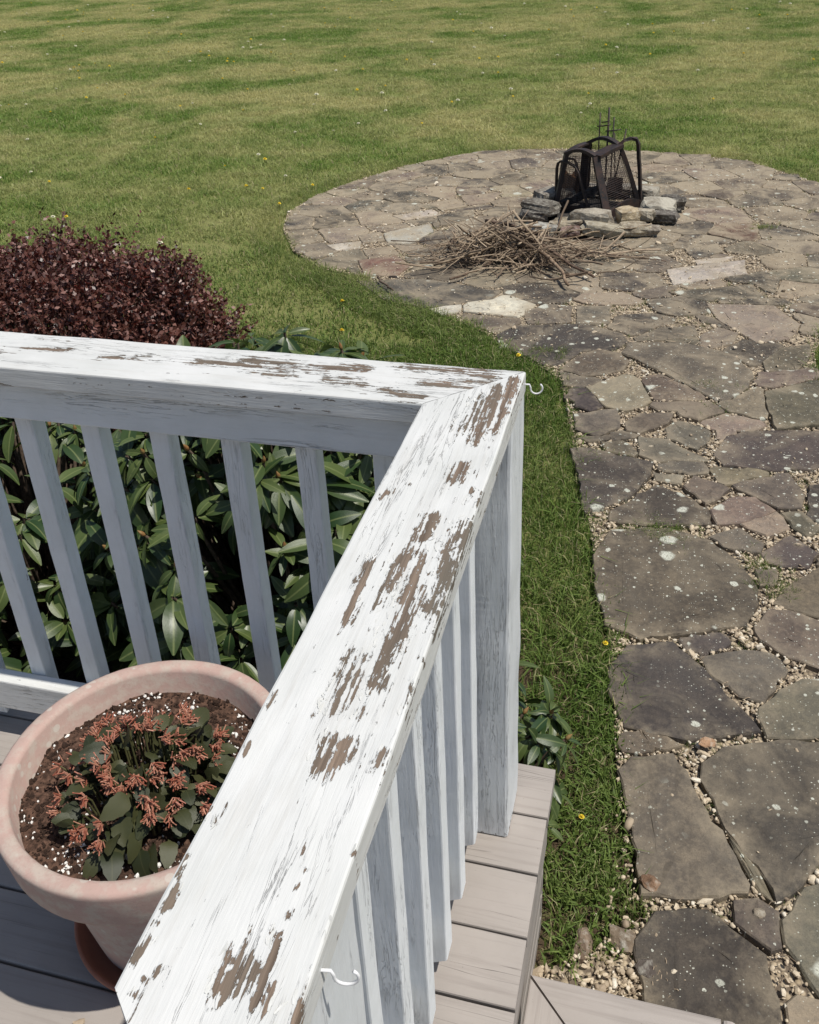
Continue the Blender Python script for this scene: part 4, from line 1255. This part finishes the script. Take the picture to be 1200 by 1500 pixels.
def rhododendron(cx, cy, rx, ry, h, ntips, seed, label, nobj, low=.12, lmin=.085, lmax=.125):
    r = random.Random(seed)
    root = tag(empty('rhododendron', (cx, cy, 0)), label, 'shrub', 'rhododendrons along the porch')
    items = []; st = MB(); buds = []
    for i in range(ntips):
        for _ in range(60):
            a = r.uniform(0, 6.283); e = math.asin(r.uniform(-.25, 1)); q = r.uniform(.55, 1)**.6 if i > ntips*.6 else r.uniform(.9, 1.04)
            p = Vector((math.cos(a)*math.cos(e)*rx, math.sin(a)*math.cos(e)*ry, h*.45 + math.sin(e)*h*.55))*1.0
            p = Vector((p.x*q, p.y*q, h*.45 + (p.z-h*.45)*q))
            p.x += .10*mnoise.noise(Vector((p.x*3, p.y*3, seed))); p.z += .10*mnoise.noise(p*4 + Vector((seed, 2, 0)))
            if p.z > low and not (p.y + cy < 1.50): break
        nrm = Vector((p.x/rx**2, p.y/ry**2, (p.z-h*.4)/(h*.55)**2)).normalized()
        ax = (nrm*.75 + Vector((0, 0, .8)) + Vector((r.gauss(0,.25), r.gauss(0,.25), 0))).normalized()
        k = r.randint(5, 10); ph = r.uniform(0, 6.28)
        b0 = Vector((r.uniform(-.12,.12)*rx, r.uniform(-.12,.12)*ry, 0)); mid = p*.55 + b0*.45; mid.z = p.z*.45
        st.tube([b0, mid, p - ax*.06, p], [.011, .008, .0045, .004], 5, False)
        s0 = r.uniform(lmin, lmax)
        e1 = ax.orthogonal().normalized(); e2 = ax.cross(e1)
        for j in range(k):
            an = ph + j*2.39996; lift = r.gauss(-.12, .38) + (.4 if j > 6 else 0)
            d = (e1*math.cos(an) + e2*math.sin(an))*math.cos(lift) + ax*math.sin(lift)
            d.z -= .28; d += Vector((r.gauss(0,.16), r.gauss(0,.16), 0)); d.normalize()
            s = s0*r.uniform(.55, 1.2)
            R3 = basis(d, ax*1.0 + Vector((r.gauss(0,.2), r.gauss(0,.2), .2)))
            R3 = R3 @ Matrix.Rotation(r.gauss(0, .25), 3, 'X')
            mw = R3.to_4x4() @ Matrix.Diagonal((s, s*r.uniform(.85, 1.2), s, 1)); mw.translation = p - ax*.012*(j/k) + d*.010
            items.append((RL[r.randrange(4)], mw, r.random()))
        if r.random() < .22:
            bm_ = basis(ax, Vector((1,0,.2))); q_ = Quaternion(ax.orthogonal(), 0)
            mb_ = ax.to_track_quat('Z', 'Y').to_matrix().to_4x4(); mb_.translation = p; buds.append(mb_)
    cp = Vector((-cx, -cy, CAMZ))
    items.sort(key=lambda it: (it[1].translation - cp).length - .5*it[1].translation.z)
    for me, mw, tint in items[:nobj]:
        o = bpy.data.objects.new('leaf', me); COL.objects.link(o); o.parent = root; o.matrix_local = mw
    rest = items[nobj:]
    if rest:
        o = join_leaves('foliage', M['rhodo'], rest, root); o['kind'] = 'stuff'
    st.build('stems', M['bark'], root, True)
    for m_ in buds:
        o = bpy.data.objects.new('bud', BUD); COL.objects.link(o); o.parent = root; o.matrix_local = m_
    return root
rhododendron(-1.0, 2.12, .56, .57, 1.17, 470, 3, 'dark green rhododendron behind the railing near its corner, tips showing above the handrail', 290, .03, .075, .118)
rhododendron(-1.95, 2.13, .74, .61, .90, 390, 4, 'dark green rhododendron behind the leftmost balusters', 290, .03, .075, .118)
rhododendron(-.35, 1.74, .19, .25, .50, 60, 5, 'small rhododendron beside the corner post at the grass edge', 280, .04, .055, .085)

# ------------------------------------------------------------------ barberry
def barberry():
    r = np.random.default_rng(9)
    c = np.array([-2.76, 3.62, 0]); rad = np.array([1.0, .82, .93])
    root = tag(empty('barberry_bush', tuple(c)), 'rounded dark purple-red barberry bush behind the back handrail', 'shrub')
    nt = 4600
    a = r.uniform(0, 6.283, nt); e = np.arcsin(r.uniform(-.1, 1, nt)); q = r.uniform(.55, .97, nt)**.5
    d = np.stack([np.cos(a)*np.cos(e), np.sin(a)*np.cos(e), np.sin(e)], 1)
    d = np.sign(d)*np.abs(d)**.78
    lump = np.array([.94 + .13*mnoise.noise(Vector((x*2.6, y*2.6, z*2.6))) + .06*mnoise.noise(Vector((x*7, y*7, z*7+4))) for x, y, z in d])
    p0 = d*rad*(q*lump*.86)[:, None]; p0[:, 2] = np.maximum(p0[:, 2], .05)
    dr = d*.55 + np.array([0, 0, .75]) + r.normal(0, .45, (nt, 3)); dr /= np.linalg.norm(dr, axis=1)[:, None]
    ln = r.uniform(.06, .16, nt); top = e > .75
    spr = r.random(nt) < .10; ln[spr & top] += r.uniform(.05, .15, (spr & top).sum())
    nl = 18
    t = np.tile(np.linspace(.08, 1, nl), (nt, 1))
    P = p0[:, None, :] + dr[:, None, :]*(ln[:, None]*t)[:, :, None]
    P = P.reshape(-1, 3) + r.normal(0, .006, (nt*nl, 3)); n = len(P)
    u = r.normal(0, 1, (n, 3)); u += np.repeat(dr, nl, 0)*.7; u /= np.linalg.norm(u, axis=1)[:, None]
    v = np.cross(u, r.normal(0, 1, (n, 3)) + np.array([0, 0, 1.0])); v /= np.linalg.norm(v, axis=1)[:, None]
    s = r.uniform(.014, .027, n)[:, None]
    w = np.cross(u, v)
    V = np.stack([P, P + u*s*.55 + v*s*.36 + w*s*.06, P + u*s*1.15, P + u*s*.55 - v*s*.36 + w*s*.06], 1).reshape(-1, 3)
    F = np.arange(n*4).reshape(-1, 4)
    o = np_mesh('foliage', V, F, M['barb'], root, False, k=4); o['kind'] = 'stuff'
    at = o.data.attributes.new('tint', 'FLOAT', 'POINT'); at.data.foreach_set('value', np.repeat(r.random(n), 4).astype(np.float32))
    mb = MB()
    for i in range(0, nt, 6):
        b0 = Vector((r.normal(0,.1), r.normal(0,.1), 0)); b1 = Vector(p0[i]); md = b0.lerp(b1, .5); md.z *= .7
        mb.tube([b0, md, b1, b1 + Vector(dr[i])*ln[i]], [.006,.004,.0025,.0012], 4, False)
    mb.build('stems', M['bark'], root)
barberry()

# ------------------------------------------------------------------ kalanchoe in the pot
def kalanchoe():
    r = random.Random(21)
    root = tag(empty('potted_plant', (PC.x+.005, PC.y-.02, DECK_Z+.350)), 'dark leafy succulent with wilting coral flower clusters in the clay pot', 'plant')
    KS = lambda u: (.34*math.sin(math.pi*min(1, .12 + .85*u))**.7*(1 + .06*math.sin(u*26)) if u > .12 else .06)
    KL = [leaf_mesh('succulent_leaf', M['kala'], KS, 9, d, f, 60+i, .015) for i, (d, f) in enumerate(((.1,.3),(.3,.15),(.5,.1)))]
    stm = MB()
    for i in range(150):
        a = r.uniform(0, 6.283); q = .130*math.sqrt(r.random()); z = max(.012, .105*(1-(q/.17)**2)*r.uniform(.3, 1.0))
        p = Vector((q*math.cos(a), q*math.sin(a), z))
        d = Vector((math.cos(a)*.9 + r.gauss(0,.45), math.sin(a)*.9 + r.gauss(0,.45), r.gauss(.05,.35))).normalized()
        s = r.uniform(.026, .055)
        R3 = basis(d, Vector((r.gauss(.1,.8), r.gauss(-.1,.8), 1)))
        o = bpy.data.objects.new('leaf', KL[r.randrange(3)]); COL.objects.link(o); o.parent = root
        mw = R3.to_4x4() @ Matrix.Diagonal((s, s, s, 1)); mw.translation = p; o.matrix_local = mw
        stm.tube([(p.x*.9, p.y*.9, 0), (p.x*.95, p.y*.95, z*.5), p], [.0025,.002,.0018], 5, False)
    # flower clusters: fans of narrow tubes on bent stalks
    def cluster(seed):
        rr = random.Random(seed); V = []; F = []; T = []
        for k in range(rr.randint(16, 24)):
            d = Vector((rr.gauss(0,.6), rr.gauss(0,.6), rr.uniform(.15,1))).normalized()
            L = rr.uniform(.013, .021); w = rr.uniform(.0010, .0016)
            b0 = Vector((rr.gauss(0,.004), rr.gauss(0,.004), rr.gauss(0,.003)))
            e1 = d.orthogonal().normalized(); e2 = d.cross(e1); t = rr.random(); b = len(V)
            for (u, k_) in ((0,.5),(.35,1.15),(.8,.85),(1,1.3)):
                for m in range(4):
                    an = m*math.pi/2; V.append(tuple(b0 + d*L*u + (e1*math.cos(an)+e2*math.sin(an))*w*k_)); T.append(min(1, t*.75 + (.22 if u == 0 else 0)))
            for q in range(3):
                for m in range(4): F.append((b+q*4+m, b+q*4+(m+1)%4, b+(q+1)*4+(m+1)%4, b+(q+1)*4+m))
            F.append((b+12,b+13,b+14,b+15))
        me = bpy.data.meshes.new('flower_cluster'); me.from_pydata(V, [], F); me.update()
        at = me.attributes.new('tint', 'FLOAT', 'POINT'); at.data.foreach_set('value', T)
        me.materials.append(M['flower']); return me
    CL = [cluster(i) for i in range(7)]
    for i in range(70):
        a = r.uniform(0, 6.283) if i > 8 else 2.6 + .35*i; q = .142*math.sqrt(r.uniform(.05, 1)); z = max(.02, .118*(1-(q/.19)**2)*r.uniform(.7, 1.05))
        p = Vector((q*math.cos(a), q*math.sin(a), z))
        ax = Vector((math.cos(a)*.9 + r.gauss(0,.3), math.sin(a)*.9 + r.gauss(0,.3) - .25, r.uniform(-.5,.55))).normalized()
        o = bpy.data.objects.new('flower_cluster', CL[r.randrange(7)]); COL.objects.link(o); o.parent = root; o['kind'] = 'stuff'
        mw = ax.to_track_quat('Z', 'Y').to_matrix().to_4x4() @ Matrix.Diagonal((.85,.85,.85,1)); mw.translation = p; o.matrix_local = mw
        stm.tube([(p.x*.85, p.y*.85, .01), (p.x*.92, p.y*.92, z*.8), p], [.0022,.0018,.0014], 5, False)
    stm.build('stalks', M['stalk'], root, True)
    for i, (x, y, ang) in enumerate(((-.02,.09,.4),(-.13,-.02,2.0),(.02,.12,1.2))):
        mb = MB(); mb.tube([(x,y,.01),(x+.03*math.cos(ang),y+.03*math.sin(ang),.03),(x+.055*math.cos(ang),y+.055*math.sin(ang),.012)], .0018, 5)
        mb.build('dry_stalk', M['stick'], root, True)
kalanchoe()

# ------------------------------------------------------------------ fire pit: ring of loose rocks, ash, iron screen
ash = MB()
n = 40; V = [(0, 0, .03)]; F = []
for i, q in enumerate((.15, .28, .38)):
    for k in range(n):
        a = 2*math.pi*k/n; V.append((q*math.cos(a)*1.05, q*math.sin(a), .045 - .012*i + .018*mnoise.noise(Vector((q*9*math.cos(a), q*9*math.sin(a), 2)))))
for k in range(n): F.append((0, 1+k, 1+(k+1)%n))
for i in range(2):
    for k in range(n): F.append((1+i*n+k, 1+(i+1)*n+k, 1+(i+1)*n+(k+1)%n, 1+i*n+(k+1)%n))
o = mesh_obj('ash_bed', V, F, M['ash'], None, True); o.location = (-.50, 7.03, .012)
tag(o, 'black ash and char inside the ring of rocks', 'ash', kind='stuff')

RING = [  # x, y, z base, length, depth, height, turn, tint, label
 (-.93,6.92,.045,.25,.17,.075,-.35,(.17,.155,.13),'flat grey rock topping the left end of the fire ring, tilted'),
 (-.97,6.88,.012,.20,.20,.06,.2,(.10,.09,.08),'dark low rock under the tilted left rock of the fire ring'),
 (-.90,7.17,.012,.20,.15,.13,.7,(.26,.23,.19),'upright grey-tan rock behind the left leg of the fire screen'),
 (-.83,7.32,.012,.20,.14,.09,.3,(.30,.27,.22),'tan rock at the left back of the fire ring'),
 (-.845,6.52,.012,.17,.13,.065,.1,(.42,.41,.36),'pale grey rock at the front left of the fire ring'),
 (-.70,6.62,.012,.22,.15,.08,-.1,(.33,.28,.20),'mossy tan rock at the front of the fire ring, left of the big rounded one'),
 (-.535,6.66,.035,.27,.15,.11,-.15,(.36,.32,.25),'big rounded speckled rock at the front middle of the fire ring'),
 (-.45,6.53,.012,.29,.12,.085,.12,(.34,.30,.22),'long tan rock lying below the rounded rock in front of the screen'),
 (-.66,6.50,.012,.14,.10,.055,.0,(.23,.15,.125),'small reddish rock at the front of the fire ring'),
 (-.295,6.72,.045,.15,.13,.10,.5,(.42,.34,.22),'square yellowish rock stacked right of the screen front leg'),
 (-.19,6.80,.05,.16,.12,.075,-.2,(.38,.33,.25),'small pale rock on top of the right front stack'),
 (-.23,6.60,.012,.20,.13,.07,.35,(.34,.29,.21),'tan rock at the bottom of the right front stack'),
 (-.13,6.62,.012,.13,.11,.05,.0,(.28,.24,.19),'low brown rock at the right front end of the fire ring'),
 (-.10,7.06,.012,.24,.17,.10,.15,(.40,.37,.30),'broad pale rock at the right side of the fire ring'),
 (-.05,6.92,.012,.20,.13,.065,-.15,(.12,.105,.09),'dark flat rock below the broad pale right rock'),
 (.01,7.22,.012,.14,.14,.09,.4,(.10,.088,.075),'dark rock at the far right end of the fire ring'),
 (-.42,7.52,.012,.22,.14,.09,.1,(.27,.24,.2),'grey rock at the back of the fire ring behind the shovel'),
 (-.20,7.42,.012,.20,.15,.10,-.3,(.33,.30,.24),'tan rock at the right back of the fire ring'),
 (-.66,7.50,.012,.22,.13,.08,.0,(.30,.27,.23),'grey rock at the back of the fire ring, left of the shovel'),
]
def ring_rock(i, x, y, z, L, D, H, turn, tint, label):
    bm = bmesh.new(); bmesh.ops.create_cube(bm, size=1)
    bmesh.ops.subdivide_edges(bm, edges=bm.edges[:], cuts=3, use_grid_fill=True)
    r = random.Random(300+i)
    off = Vector((i*3.7, i*1.3, 0))
    for v in bm.verts:
        c = v.co.copy()
        rr = c.normalized()*.62
        c = c.lerp(rr, .38)
        c += c.normalized() * (.16*mnoise.noise(c*1.7 + off) + .06*mnoise.noise(c*5 + off))
        c.z += .10*c.x*r.uniform(.6, 1)
        v.co = Vector((c.x*L, c.y*D, c.z*H))
    zmin = min(v.co.z for v in bm.verts)
    for v in bm.verts: v.co.z -= zmin
    o = bm_obj('fire_ring_rock', bm, M['rock'])
    o.location = (x, y, z + .02); o.rotation_euler = (r.gauss(0,.05), r.gauss(0,.06), turn); o.color = (*tint, 1)
    tag(o, label, 'rock', 'rocks of the fire ring')
for i, a in enumerate(RING): ring_rock(i, *a)

def fire_screen():
    root = tag(empty('fire_screen', (-.52, 7.14, .03)), 'rusty black iron fire screen with flared legs and arched top standing in the rock ring', 'fire screen')
    O = Vector((-.52, 7.14, .03))
    top = {'f': Vector((-.55, 6.98, .47)), 'l': Vector((-.775, 7.11, .455)), 'r': Vector((-.405, 7.20, .50)), 'b': Vector((-.64, 7.33, .485))}
    ft = {'f': Vector((-.43, 6.86, .03)), 'l': Vector((-.845, 7.06, .03)), 'r': Vector((-.225, 7.22, .03)), 'b': Vector((-.66, 7.48, .03))}
    cen = Vector((-.56, 7.15, 0))
    def cv(p): return p - O
    for k in 'flrb':
        t, f_ = top[k], ft[k]; pts = []
        for i in range(11):
            u = i/10
            p = t.lerp(f_, u**{'f': 1.05, 'l': .95, 'r': .85, 'b': 1.0}[k]); p.z = t.z + (f_.z - t.z)*u
            pts.append(cv(p))
        out = (f_ - cen); out.z = 0
        side = Vector((-out.y, out.x, 0))
        mb = MB(); mb.bar(pts, .052, .030, side); mb.build('leg', M['iron'], root)
    def arch(a, b, rise, w, name, t=.012):
        pts = []
        for i in range(13):
            u = i/12; p = a.lerp(b, u); p.z += rise*math.sin(math.pi*u); pts.append(cv(p))
        mb = MB(); mb.bar(pts, w, t, (b-a).cross(Vector((0,0,1)))); return mb.build(name, M['iron'], root)
    arch(top['l'], top['f'], .036, .05, 'top_arch', .022)
    arch(top['b'], top['r'], .045, .05, 'top_arch', .022)
    arch(top['f'], top['r'], .006, .085, 'top_plate', .025)
    arch(top['l'], top['b'], .012, .055, 'top_plate')
    def low(a, b, rise, w=.035):
        pts = []
        for i in range(13):
            u = i/12; p = a.lerp(b, u); p.z = .05 + rise*math.sin(math.pi*u)**.8; pts.append(cv(p))
        mb = MB(); mb.bar(pts, .014, w, (b-a).cross(Vector((0,0,1)))); mb.build('bottom_rail', M['iron'], root)
    low(ft['f'], ft['r'], .055, .075); low(ft['l'], ft['f'], .04); low(ft['l'], ft['b'], .05); low(ft['b'], ft['r'], .05)
    # two swung-out screen doors: narrow arched frames with a remnant of rusted mesh
    def door(h, q, hgt, label, rust, bh=.05):
        a = Vector(h); b = Vector(q); pts = []
        for z in (bh, .2, hgt*.85): pts.append(cv(Vector((a.x, a.y, z))))
        for u, z in ((.03, hgt*.95), (.10, hgt), (.34, hgt*1.0), (.5, hgt*.96), (.6, hgt*.86)):
            p = a.lerp(b, u); p.z = z; pts.append(cv(p))
        for u, z in ((.68, hgt*.68), (.84, hgt*.36), (1.0, bh)):
            p = a.lerp(b, u); p.z = z; pts.append(cv(p))
        mb = MB(); mb.bar(pts, .018, .014, (b-a).cross(Vector((0,0,1)))); df = mb.build('door_frame', M['iron'], root); df['label'] = label
        if rust:
            mb = MB()
            n_ = 6
            for i in range(n_+1):
                for j in range(5):
                    u = .06 + .80*i/n_; z = bh + .03 + (.17 + .03*math.sin(i*1.9))*j/4
                    p = a.lerp(b, u); mb.v.append(tuple(cv(Vector((p.x, p.y + .012*math.sin(i*1.3+j), z)))))
            for i in range(n_):
                for j in range(4): mb.f.append((i*5+j, (i+1)*5+j, (i+1)*5+j+1, i*5+j+1))
            ob = mb.build('mesh_remnant', M['rust'], df)
            sm = ob.modifiers.new('thickness', 'SOLIDIFY'); sm.thickness = .004
    door((-.845, 7.13, 0), (-.55, 6.90, 0), .40, 'left door frame of the screen', False)
    door((-.83, 7.30, 0), (-.66, 7.46, 0), .36, 'back door frame with rusted sheet', True)
    mb = MB(); mb.bar([cv(Vector(p)) for p in ((-.41,7.20,.5),(-.375,7.21,.532),(-.33,7.23,.545),(-.29,7.25,.538),(-.272,7.255,.50),(-.262,7.26,.40),(-.248,7.26,.30),(-.236,7.25,.18),(-.226,7.24,.05))], .03, .022, (.3,1,0)); mb.build('door_frame', M['iron'], root)['label'] = 'right door frame of the screen'
    def panel(a, b, label, v0=.12, v1=.97):
        m_ = MB()
        def pt(u, v): return cv((ft[a].lerp(top[a], v)).lerp(ft[b].lerp(top[b], v), u))
        for i in range(1, 22): m_.tube([pt(i/22, v0), pt(i/22, v1)], .0014, 3, False)
        for j in range(28):
            v = v0 + (v1-v0)*j/27; m_.tube([pt(.03, v), pt(.97, v)], .0014, 3, False)
        o_ = m_.build('wire_mesh', M['iron'], root); o_['kind'] = 'stuff'
    panel('l', 'f', ''); panel('f', 'r', ''); panel('l', 'b', ''); panel('b', 'r', '')
    mb = MB(); mb.bar([cv(top['b'] + Vector((-.01,-.02,.0))), cv(Vector((-.665, 7.36, .27))), cv(Vector((-.67, 7.40, .07)))], .06, .012, (1,-.3,0)); mb.build('back_plate', M['iron'], root)
    mb = MB(); mb.bar([cv(Vector((-.79, 7.02, .10))), cv(Vector((-.62, 7.12, .16))), cv(Vector((-.50, 7.2, .19)))], .05, .04, (0,0,1)); mb.build('charred_log', M['ash'], root)
fire_screen()

def tool_rack():
    root = tag(empty('fire_tool_rack', (-.53, 7.62, .02)), 'thin iron fire tool rack with upright rods behind the fire screen', 'tool rack')
    def rod(a, b, r, nm):
        mb = MB(); mb.tube([a, b], r, 6); mb.build(nm, M['iron'], root, True)
    rod((-.055,0,0), (-.055,0,.625), .0055, 'rod'); rod((.01,0,0), (.01,0,.665), .0085, 'rod'); rod((.05,0,0), (.05,0,.595), .006, 'rod')
    for z, a, b in ((.53,-.075,.03),(.495,-.01,.11),(.56,-.04,.02)):
        mb = MB(); mb.tube([(a,0,z-.006),((a+b)/2,-.012,z),(b,-.02,z+.012)], .005, 6); mb.build('hook_bar', M['iron'], root, True)
    rod((-.12,-.05,0), (.12,.05,0), .008, 'foot'); rod((-.12,.05,0), (.12,-.05,0), .008, 'foot')
tool_rack()
def shovel():
    root = tag(empty('ash_shovel', (-.43, 7.44, .06)), 'small iron ash shovel leaning inside the fire screen', 'shovel')
    mb = MB(); mb.tube([(.055,.03,.50), (.02,.0,.3), (0,-.02,.15)], .006, 6); mb.build('handle', M['iron'], root, True)
    mb = MB(); mb.tube([(-.03,.03,.47), (-.015,0,.28), (-.005,-.02,.15)], .005, 6); mb.build('handle', M['iron'], root, True)
    mb = MB(); V = []; 
    for j, z in enumerate((.15,.10,.03)):
        for i in range(5):
            x = -.058 + .029*i; V.append((x, -.025 - .01*j + .012*(abs(i-2)/2)**2*-1, z))
    F = [(j*5+i, j*5+i+1, (j+1)*5+i+1, (j+1)*5+i) for j in range(2) for i in range(4)]
    mb.add(V, F); ob = mb.build('blade', M['iron'], root); sm = ob.modifiers.new('thickness', 'SOLIDIFY'); sm.thickness = .004
shovel()

# ------------------------------------------------------------------ stick pile
def stick_pile():
    r = random.Random(77)
    mb = MB(); T = []
    cx, cy = -1.02, 5.98
    def hh(x, y): return .20*math.exp(-((x-cx)/.36)**2 - ((y-cy)/.24)**2)
    for i in range(330):
        x = r.gauss(cx, .24); y = r.gauss(cy, .15)
        if i % 9 == 0: x = r.gauss(-.6, .3); y = r.gauss(6.15, .1)
        a = r.gauss(.1, .75) + (math.pi if r.random() < .5 else 0)
        if r.random() < .15: a = r.uniform(0, 6.28)
        L = r.uniform(.14, .50); rad = r.choice((.0022,.003,.004,.0055,.0075))
        z0 = .05 + hh(x, y)*r.uniform(.05, 1.05)
        pts = []; dz = r.gauss(0, .22)
        bend = r.gauss(0, .5)
        px, py = x - math.cos(a)*L/2, y - math.sin(a)*L/2
        m = 6
        for k in range(m):
            u = k/(m-1); an = a + bend*(u-.5)
            zz = max(.046 + rad, z0 + dz*(u-.5)*L*2 - .25*(u-.5)**2*L)
            pts.append((px + r.gauss(0,.004), py + r.gauss(0,.004), zz + r.gauss(0,.003)))
            px += math.cos(an)*L/(m-1); py += math.sin(an)*L/(m-1)
        n0 = len(mb.v); mb.tube(pts, [rad*(1.1-.6*k/(m-1)) for k in range(m)], 5)
        t = r.random()**1.3
        T += [t]*(len(mb.v)-n0)
        if r.random() < .5:
            k = r.randint(2, 4); b = Vector(pts[k]); d = Vector((math.cos(a+r.choice((-.7,.7))), math.sin(a+r.choice((-.7,.7))), r.gauss(.2,.3)))
            n0 = len(mb.v); e = b + d*L*.3; e.z = max(e.z, .05); mb.tube([b, b.lerp(e,.5)+Vector((0,0,.008)), e], [rad*.6, rad*.5, rad*.3], 4); T += [t]*(len(mb.v)-n0)
    o = mb.build('twigs', M['stick'])
    at = o.data.attributes.new('tint', 'FLOAT', 'POINT'); at.data.foreach_set('value', T)
    tag(o, 'heap of dry brown twigs on the patio in front of the fire ring', 'twigs', kind='stuff')
    def branch(pts, rad, tint, label, fork=None):
        b = MB(); P = [Vector(p) for p in pts]; Q = []
        for i in range(len(P)-1):
            for k in range(4): Q.append(P[i].lerp(P[i+1], k/4) + Vector((r.gauss(0,.004), r.gauss(0,.004), r.gauss(0,.002))))
        Q.append(P[-1]); m = len(Q)
        b.tube(Q, [rad*(1.05 - .35*i/m) for i in range(m)], 8)
        if fork: b.tube([Q[fork[0]]] + [Vector(p) for p in fork[1]], [rad*.7, rad*.6, rad*.5][:1+len(fork[1])], 7)
        o = b.build('branch', M['branch'], None, True); o.color = (*tint, 1)
        tag(o, label, 'branch', 'branches on the stick pile')
    branch([(-.86,5.98,.15),(-.72,5.80,.12),(-.62,5.66,.09),(-.56,5.50,.06)], .013, (.34,.25,.17), 'pale barkless curved branch pointing forward at the right front of the stick pile', (9, [(-.5,5.66,.07),(-.44,5.72,.07)]))
    branch([(-1.0,6.02,.20),(-.8,5.95,.16),(-.58,5.80,.08),(-.42,5.66,.06)], .011, (.20,.14,.10), 'brown thick branch sloping down to the right over the stick pile')
    branch([(-1.45,5.72,.06),(-1.15,5.86,.13),(-.9,6.0,.2),(-.75,6.12,.21)], .008, (.36,.28,.19), 'long straight pale stick rising across the front of the stick pile')
    branch([(-1.2,6.18,.22),(-1.0,6.1,.22),(-.7,6.05,.15)], .014, (.17,.12,.09), 'thick dark branch lying on the crest of the stick pile')
    branch([(-.85,6.42,.07),(-.55,6.46,.10),(-.25,6.52,.10),(-.12,6.60,.115)], .006, (.40,.32,.22), 'thin pale stick leaning across the front rocks of the fire ring')
    branch([(-.92,6.20,.08),(-.66,6.34,.07),(-.46,6.46,.09)], .006, (.38,.29,.19), 'thin pale stick from the pile towards the fire ring front')
    branch([(-1.30,5.5,.055),(-1.16,5.66,.06),(-1.04,5.86,.09)], .007, (.19,.135,.095), 'short dark stick fanning out at the left front of the stick pile')
    branch([(-1.76,5.46,.055),(-1.68,5.36,.055),(-1.60,5.27,.055)], .007, (.15,.11,.08), 'lone dark stick on the dark slab at the lawn edge')
    branch([(-.55,6.12,.06),(-.25,6.08,.055),(.0,6.02,.055)], .005, (.16,.11,.08), 'thin dark stick trailing right from the stick pile')
stick_pile()

# ------------------------------------------------------------------ loose bits on the path
def chip(name, x, y, z, L, D, H, turn, tint, label, cat, seed):
    bm = bmesh.new(); bmesh.ops.create_icosphere(bm, subdivisions=2, radius=1)
    off = Vector((seed*2.7, seed*1.9, seed))
    for v in bm.verts:
        c = v.co * (1 + .35*mnoise.noise(v.co*1.3 + off) + .12*mnoise.noise(v.co*4 + off)); v.co = Vector((c.x*L/2, c.y*D/2, c.z*H/2))
    o = bm_obj(name, bm, M['rock']); o.location = (x, y, z + H*.35); o.rotation_euler = (.1, .1, turn); o.color = (*tint, 1)
    tag(o, label, cat, 'loose stones on the path')
chip('stone_chip', .232, 2.055, .045, .050, .035, .012, .3, (.36,.22,.13), 'orange-brown stone chip on a dark flagstone beside the grass', 'stone', 1)
chip('loose_stone', .10, 1.585, .02, .055, .05, .03, .2, (.30,.19,.12), 'rounded brown stone at the grass edge beside the lower flagstones', 'stone', 2)
chip('loose_stone', .045, 1.43, .012, .085, .055, .03, -.5, (.22,.17,.12), 'flat brown stone at the end of the grass strip', 'stone', 3)
chip('loose_stone', .10, 1.365, .012, .06, .055, .035, .6, (.12,.10,.085), 'dark rounded stone beside the lowest dark flagstone', 'stone', 4)
chip('loose_stone', -.045, 1.395, .012, .045, .09, .03, .1, (.23,.17,.12), 'upright brown stone between the grass strip and the step', 'stone', 5)
chip('loose_stone', .35, 1.56, .03, .03, .03, .02, .1, (.50,.44,.34), 'pale round pebble in the gravel joint between the lower dark slabs', 'stone', 6)
# dry grass clump by the step
def dry_clump():
    r = random.Random(5); mb = MB()
    for i in range(70):
        x, y = r.gauss(0,.018), r.gauss(0,.025); a = r.uniform(0, 6.28); L = r.uniform(.02,.06)
        mb.tube([(x,y,.0),(x+math.cos(a)*L*.5,y+math.sin(a)*L*.5,r.uniform(.004,.02)),(x+math.cos(a)*L,y+math.sin(a)*L,r.uniform(0,.012))], .0009, 3)
    o = mb.build('dry_grass', M['stick']); o.location = (.125, 1.335, .02)
    at = o.data.attributes.new('tint', 'FLOAT', 'POINT'); at.data.foreach_set('value', [.95]*len(mb.v))
    tag(o, 'tangle of dry straw beside the lowest dark flagstone', 'straw', kind='stuff')
dry_clump()
# fallen leaf litter by the deck and straw in the joints
def straw():
    r = random.Random(15); mb = MB(); T = []
    n_ = 0
    while n_ < 1500:
        y = r.uniform(1.4, 9); x = r.uniform(-2.8, .95)
        if not inside(np.array([x]), np.array([y]), PATIO)[0] or (covered(np.array([x]), np.array([y]))[0] and (y < 4.2 or r.random() < .75)): continue
        a = r.uniform(0, 6.28); L = r.uniform(.015, .06); z = .03 if covered(np.array([x]), np.array([y]))[0] else .026
        b0 = len(mb.v); mb.tube([(x,y,z),(x+math.cos(a)*L*.5,y+math.sin(a)*L*.5,z+r.uniform(.001,.008)),(x+math.cos(a+.3)*L,y+math.sin(a+.3)*L,z)], .0011, 3); T += [r.uniform(.3,1)]*(len(mb.v)-b0); n_ += 1
    o = mb.build('straw_litter', M['stick']); at = o.data.attributes.new('tint', 'FLOAT', 'POINT'); at.data.foreach_set('value', T)
    tag(o, 'bits of dry straw and twig littering the flagstone joints', 'litter', kind='stuff')
straw()

def leaf_scrap():
    mb = MB()
    V = []; F = []
    for i in range(5):
        for j in range(4): V.append(((i-2)*.005, (j-1.5)*.005*(1-.25*abs(i-2)), .004 + .006*mnoise.noise(Vector((i*.9, j*.9, 1)))))
    for i in range(4):
        for j in range(3): F.append((i*4+j, (i+1)*4+j, (i+1)*4+j+1, i*4+j+1))
    o = mesh_obj('dry_leaf', V, F, M['leafdry'], None, True); o.location = (-.853, .735, DECK_Z + .003); o.rotation_euler = (0, 0, .6)
    tag(o, 'crumpled pale dry leaf on the deck below the clay pot', 'leaf')
leaf_scrap()
